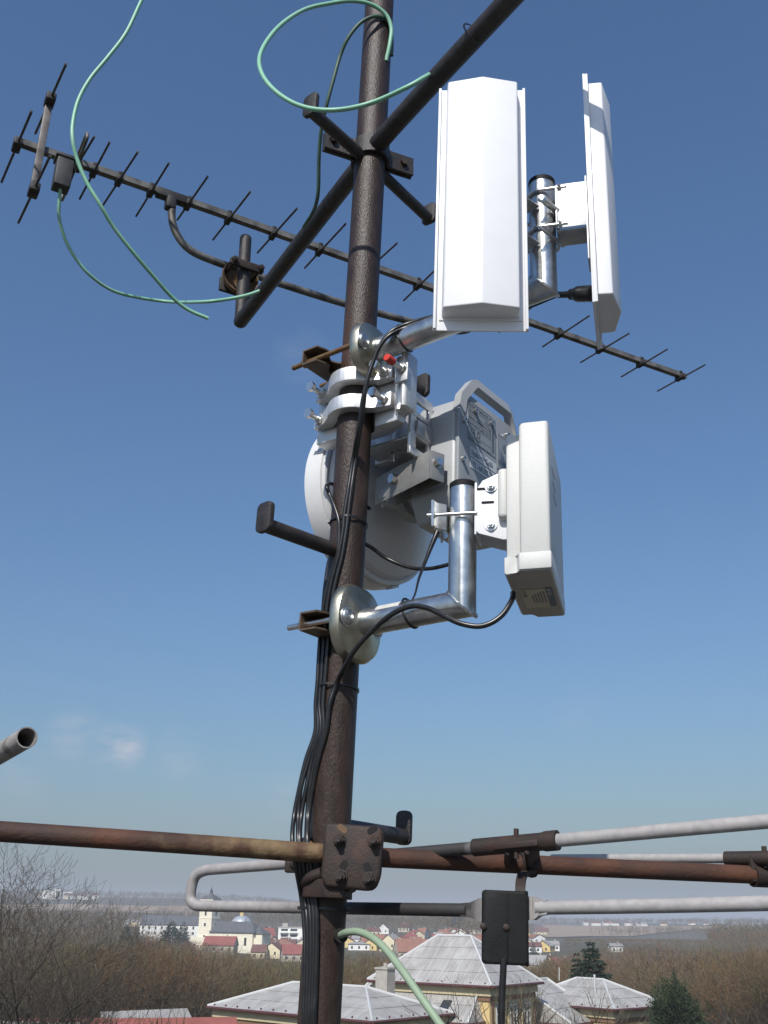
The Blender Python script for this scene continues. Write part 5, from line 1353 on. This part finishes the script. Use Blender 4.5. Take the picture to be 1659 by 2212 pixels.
# ------------------------------------------------------------------ yellow house with sheet-metal roofs
def roof_mat():
    m, t, b = nodes('corrugated_sheet'); N = t.nodes.new; L = t.links.new
    tc = N('ShaderNodeTexCoord'); sp = N('ShaderNodeSeparateXYZ'); L(tc.outputs['UV'], sp.inputs[0])
    wv = N('ShaderNodeMath'); wv.operation = 'SINE'; mu = N('ShaderNodeMath'); mu.operation = 'MULTIPLY'; mu.inputs[1].default_value = 2*PI/.22
    L(sp.outputs[0], mu.inputs[0]); L(mu.outputs[0], wv.inputs[0])
    bp = N('ShaderNodeBump'); bp.inputs['Strength'].default_value = .4; bp.inputs['Distance'].default_value = .05; L(wv.outputs[0], bp.inputs['Height']); L(bp.outputs[0], b.inputs['Normal'])
    nz = N('ShaderNodeTexNoise'); nz.inputs['Scale'].default_value = .8; nz.inputs['Detail'].default_value = 8; L(tc.outputs['Object'], nz.inputs[0])
    mp = N('ShaderNodeMapping'); mp.inputs['Scale'].default_value = (4, .35, 1); L(tc.outputs['UV'], mp.inputs[0]); n2 = N('ShaderNodeTexNoise'); n2.inputs['Scale'].default_value = 1; n2.inputs['Detail'].default_value = 5; L(mp.outputs[0], n2.inputs[0])
    ad = N('ShaderNodeMath'); ad.operation = 'ADD'; L(nz.outputs[0], ad.inputs[0]); L(n2.outputs[0], ad.inputs[1])
    cr = N('ShaderNodeValToRGB'); cr.color_ramp.elements[0].position = .40; cr.color_ramp.elements[1].position = .62
    cr.color_ramp.elements[0].color = (.32, .305, .285, 1); cr.color_ramp.elements[1].color = (.47, .455, .43, 1)
    hf = N('ShaderNodeMath'); hf.operation = 'MULTIPLY'; hf.inputs[1].default_value = .5; L(ad.outputs[0], hf.inputs[0]); L(hf.outputs[0], cr.inputs[0]); L(cr.outputs[0], b.inputs['Base Color'])
    b.inputs['Roughness'].default_value = .6; b.inputs['Metallic'].default_value = .1
    return m
RM = roof_mat(); GUT = pmat('gutter_paint', (.075, .026, .026), (.10, .035, .033), 4, rough=.5); RIDGE = pmat('ridge_sheet', (.55, .55, .54), rough=.45)
hx = P(1062, 2131, 84); EZ = hx.z
villa = thing('yellow_house', V((hx.x, hx.y, hgt(hx.x, hx.y))), 'large yellow house with pale corrugated hip roofs and dark red gutters', 'house')
YW = pmat('ochre_plaster', (.66, .49, .22), (.60, .45, .22), .9, rough=.9, c3=(.52, .44, .30), s3=.35, lo3=.56, hi3=.75)
TRIM = pmat('cornice_plaster', (.55, .47, .28), (.48, .41, .27), 1.2, rough=.9); BAND = pmat('brown_band', (.20, .105, .065), (.25, .13, .08), 2, rough=.8)
def sheet(quad, par, rows=4):
    """roof slope a,b (eave) c,d (ridge) laid in overlapping rows of sheets, uv in metres"""
    a, b_, c, d = [V(q) for q in quad]; e = (b_-a).normalized(); nrm = (b_-a).cross(d-a if (d-a).length > .1 else c-a).normalized()
    if nrm.z < 0: nrm = -nrm
    for k in range(rows):
        t0, t1 = k/rows, min(1, (k+1)/rows+.03)
        bm = bmesh.new(); uvl = bm.loops.layers.uv.new('UVMap')
        lift0, lift1 = .05, .0
        q = [a.lerp(d, t0)+nrm*.05, b_.lerp(c, t0)+nrm*.05, b_.lerp(c, t1)+nrm*.01, a.lerp(d, t1)+nrm*.01]
        q2 = [v-nrm*.03 for v in q]
        if (q[2]-q[3]).length < .05: q = q[:3]; q2 = q2[:3]
        top = [bm.verts.new(v) for v in q]; bot = [bm.verts.new(v) for v in q2]; n = len(q)
        fs = [bm.faces.new(top), bm.faces.new(bot[::-1])]+[bm.faces.new((top[i], bot[i], bot[(i+1) % n], top[(i+1) % n])) for i in range(n)]
        for f in fs:
            for lp in f.loops:
                w_ = lp.vert.co-a; lp[uvl].uv = (w_.dot(e), (w_-e*w_.dot(e)).length)
        finish(bm, 'roof_sheet', RM, par, smooth=0)
def hiproof(A, e1, L1, e2, L2, h, z_eave, wall_h, ridge_along, rows=4, ins=None, wall=True, gut=True, ov=.55, name='roof'):
    """rectangle with near corner A, along e1 (L1) and e2 (L2)"""
    A = V((A.x, A.y, z_eave)); B_ = A+e1*L1; C_ = A+e1*L1+e2*L2; D_ = A+e2*L2; up = V((0, 0, h))
    if ridge_along == 1:
        i = ins if ins is not None else L2/2
        r1, r2 = A+e2*L2/2+e1*i+up, B_+e2*L2/2-e1*i+up
        sl = [(A, B_, r2, r1), (B_, C_, r2, r2), (C_, D_, r1, r2), (D_, A, r1, r1)]
    else:
        i = ins if ins is not None else L1/2
        r1, r2 = A+e1*L1/2+e2*i+up, D_+e1*L1/2-e2*i+up
        sl = [(A, B_, r1, r1), (B_, C_, r2, r1), (C_, D_, r2, r2), (D_, A, r1, r2)]
    root = part(name, RIDGE, villa, lambda b: [tube(b, [p_+V((0, 0, .06)), q_+V((0, 0, .06))], .10, 6) for p_, q_ in ((r1, r2), (A, r1), (B_, r2 if ridge_along == 1 else r1), (C_, r2), (D_, r1 if ridge_along == 1 else r2))], smooth=0)
    for q in sl: sheet(q, root, rows)
    if gut:
        for p_, q_ in ((A, B_), (B_, C_), (C_, D_), (D_, A)):
            d_ = (q_-p_).normalized(); nn_ = V((d_.y, -d_.x, 0)); ctr = (A+C_)/2
            if nn_.dot(p_-ctr) < 0: nn_ = -nn_
            part('gutter', GUT, root, lambda b: tube(b, [p_+nn_*.08-V((0, 0, .06)), q_+nn_*.08-V((0, 0, .06))], .11, 8), smooth=0)
            nk = int((q_-p_).length/1.3)
            tag(part('snow_guard', GUT, root, lambda b: [box(b, Matrix.Translation(p_.lerp(q_, (j+.5)/nk)-nn_*.16+V((0, 0, .16))), (0, 0, 0), (.12, .12, .14)) for j in range(nk)], smooth=0), kind='stuff')
    if wall:
        mW = frame(A+e1*ov+e2*ov, e1, e2, V((0, 0, 1))); l1, l2 = L1-2*ov, L2-2*ov
        part('wall', YW, villa, lambda b: box(b, mW, (l1/2, l2/2, -wall_h/2-.1), (l1, l2, wall_h)), smooth=0)
        part('cornice', TRIM, villa, lambda b: (box(b, mW, (l1/2, l2/2, -.45), (l1+.5, l2+.5, .55)), ), smooth=0)
        part('band', BAND, villa, lambda b: box(b, mW, (l1/2, l2/2, -.95), (l1+.24, l2+.24, .22)), smooth=0)
        return mW, l1, l2, root
    return None, L1, L2, root
def wwin(mW, axis, pos, z, w_=1.05, h_=1.75):
    """window with white frame, panes and sill on a wall face; axis 'x': on y=0 face at x=pos, 'y': on x=0 face at y=pos"""
    if axis == 'x': m = mW @ Matrix.Translation((pos, 0, z))
    else: m = mW @ Matrix.Translation((0, pos, z)) @ Matrix(((0, 1, 0, 0), (1, 0, 0, 0), (0, 0, 1, 0), (0, 0, 0, 1)))
    g_ = part('window', GL, villa, lambda b: box(b, m, (0, -.01, 0), (w_, .06, h_)), smooth=0)
    def fr_(b):
        for (x_, z_, sx_, sz_) in ((-w_/2, 0, .10, h_+.1), (w_/2, 0, .10, h_+.1), (0, h_/2, w_-.1, .10), (0, -h_/2, w_-.1, .10), (0, 0, .08, h_-.1), (-w_/4, h_*.18, w_/2-.14, .07), (w_/4, h_*.18, w_/2-.14, .07)): box(b, m, (x_, -.07, z_), (sx_, .08, sz_))
    part('frame', WF, g_, fr_, smooth=0)
    part('surround', TRIM, g_, lambda b: (box(b, m, (0, -.04, h_/2+.22), (w_+.5, .14, .22)), box(b, m, (0, -.06, -h_/2-.14), (w_+.5, .2, .12)), box(b, m, (-w_/2-.16, -.03, 0), (.18, .1, h_+.2)), box(b, m, (w_/2+.16, -.03, 0), (.18, .1, h_+.2))), smooth=0)
# main block: near corner A; e1 runs right-away, e2 runs left-away
pl_ = PZ(793, 2117, EZ); pr_ = PZ(1238, 2124, EZ)
e2 = (pl_-hx); L2m = e2.length; e2.normalize(); e1 = V((-e2.y, e2.x, 0)); e1 = e1 if e1.x > 0 else -e1
L1m = 8.5
for L_try in np.arange(5, 14, .05):
    q = hx+e1*float(L_try); c = RC.transposed() @ (q-CAM)
    if CX+c.x/-c.z*FD > 1238: L1m = float(L_try); break
tz = topz(1020, 2023, math.hypot(*(hx+e1*4.2+e2*5.9).xy))
mW, l1, l2, rt1 = hiproof(hx, e1, L1m, e2, L2m, tz-EZ, EZ, 7.5, 2, 4)
print('villa', EZ, L1m, L2m, tz-EZ)
for k in range(3): wwin(mW, 'x', l1*(.2+.3*k), -2.35)
for k in range(3): wwin(mW, 'x', l1*(.2+.3*k), -5.4)
for k in range(4): wwin(mW, 'y', l2*(.14+.24*k), -2.35)
part('downpipe', GUT, villa, lambda b: cyl(b, mW @ V((l1-.1, -.1, -.4)), mW @ V((l1-.1, -.1, -7)), .06, n=8))
part('downpipe', GUT, villa, lambda b: cyl(b, mW @ V((.3, -.12, -.4)), mW @ V((.3, -.12, -7)), .06, n=8))
# right wing
zr = EZ-2.0
cR = PZ(1327, 2181, zr); qR = PZ(1449, 2172, zr); eR1 = (qR-cR).normalized(); eR2 = V((-eR1.y, eR1.x, 0)); eR2 = eR2 if eR2.x < 0 else -eR2
zRt = topz(1337, 2119, math.hypot(*cR.xy)+5)
mR, r1_, r2_, rtR = hiproof(cR, eR1, (qR-cR).length, eR2, 11.0, zRt-zr, zr, 6, 2, 3)
print('right wing', (qR-cR).length, zRt-zr, eR1, e1)
wwin(mR, 'x', r1_*.45, -2.35, .95, 1.5)
# lower connecting roof right of the main block
zq = zr-1.1
cQ = PZ(1236, 2214, zq)
mQ, q1, q2, rtQ = hiproof(cQ, e1, 6.3, e2, 10.5, zRt-zq-.05, zq, 5, 1, 3, ins=.0)
# left wing: long hip roof with a projecting part
zl_ = EZ-1.9
cL = PZ(804, 2207, zl_); fL = PZ(448, 2174, zl_)
eL2 = (fL-cL); LL2 = eL2.length; eL2.normalize(); eL1 = V((-eL2.y, eL2.x, 0)); eL1 = eL1 if eL1.x > 0 else -eL1
zt_l = topz(690, 2126, math.hypot(*((cL+fL)/2).xy)+4.7)
mL, a1, a2, rtL = hiproof(cL, eL1, 9.5, eL2, LL2, zt_l-zl_, zl_, 6, 2, 3)
print('left wing', LL2, zt_l-zl_)
for k in range(4): wwin(mL, 'y', a2*(.1+.25*k), -2.3)
# lower roof between left wing and main block, with chimney and skylights
zk = EZ-1.7
cK = PZ(1140, 2232, zk-1.2)
mK, k1_, k2_, rtK = hiproof(PZ(1010, 2212, zk-.8), e1, 9.0, e2, 12.0, 3.3, zk-.8, 5, 2, 3, ins=1.0)
chp = P(832, 2150, 86); CHM = pmat('chimney_render', (.42, .39, .34), (.34, .31, .27), 2, rough=.9)
part('chimney', CHM, villa, lambda b: (box(b, frame(V((chp.x, chp.y, topz(832, 2092, 86)-1.6)), e1, e2, V((0, 0, 1))), (0, 0, 0), (1.1, 1.1, 3.2)), box(b, frame(V((chp.x, chp.y, topz(832, 2092, 86)+.02)), e1, e2, V((0, 0, 1))), (0, 0, 0), (1.25, 1.25, .14)), cyl(b, V((chp.x, chp.y, topz(832, 2092, 86))), V((chp.x, chp.y, topz(832, 2080, 86))), .16, n=10)), smooth=0)
AK = PZ(1010, 2212, zk-.8); slK = (e1*4.5+V((0, 0, 3.3))).normalized(); nK = e2.cross(slK).normalized(); nK = nK if nK.z > 0 else -nK
for (x_, y_) in ((892, 2173), (962, 2171)):
    q = PL(x_, y_, AK+nK*.1, nK)
    part('skylight', GL, villa, lambda b: box(b, frame(q, e2, slK, nK), (0, 0, 0), (.75, 1.0, .10)), smooth=0)
# aerials on the roofs
ar = V((0, 0, 0))
ac = P(991, 2023, 92)
part('roof_aerial', R_['slate'], villa, lambda b: (cyl(b, ac-V((0, 0, .6)), ac+V((0, 0, 2.2)), .035, n=6), [cyl(b, ac+V((-.55, 0, z_)), ac+V((.55, 0, z_)), .02, n=5) for z_ in (1.0, 1.45, 1.9)], box(b, Matrix.Translation(ac+V((-.35, 0, 1.2))), (0, 0, 0), (.3, .2, .7)), cyl(b, ac+V((.25, -.1, 1.4)), ac+V((.25, -.16, 1.4)), .22, n=14)), smooth=0)
part('lightning_rod', RIDGE, villa, lambda b: cyl(b, P(1208, 2118, 90), P(1208, 2090, 90), .04, n=6)); part('flue', RIDGE, villa, lambda b: cyl(b, P(1286, 2150, 86), P(1284, 2105, 86), .09, n=10))
# red-roofed sheds at the lower left
for (x, y, r, L_, rot, roof, wl, lab) in ((345, 2204, 78, 11, .25, 'red', 'white', 'low building with long red roof left of the yellow house'), (215, 2205, 74, 8, .1, 'red', 'white', 'white-walled shed with red roof beneath the bare trees'), (75, 2212, 70, 7, -.1, 'grey', 'white', 'white shed half hidden by the large bare tree'), (330, 2186, 95, 7, .6, 'grey', 'cream', 'small pale hut among the trees behind the red roof')):
    p_ = xyr(x, r); zz = topz(x, y, r)
    gable(V((p_.x, p_.y, p_.z)), L_, 7, max(2.2, zz-2.2-p_.z), 2.2, rot, wl, roof, lab, name='shed', cat='shed', chim=False)

# ------------------------------------------------------------------ air
hz_m = bpy.data.materials.new('haze'); hz_m.use_nodes = True; t = hz_m.node_tree; t.nodes.remove(t.nodes['Principled BSDF'])
pv = t.nodes.new('ShaderNodeVolumePrincipled'); pv.inputs['Color'].default_value = (.84, .88, .95, 1); pv.inputs['Density'].default_value = .00033; pv.inputs['Anisotropy'].default_value = .0
t.links.new(pv.outputs[0], t.nodes['Material Output'].inputs['Volume'])
b = bmesh.new(); box(b, Matrix.Identity(4), (0, 0, 45), (19000, 19000, 150)); hzo = finish(b, 'haze', hz_m, None, smooth=0); tag(hzo, kind='stuff')
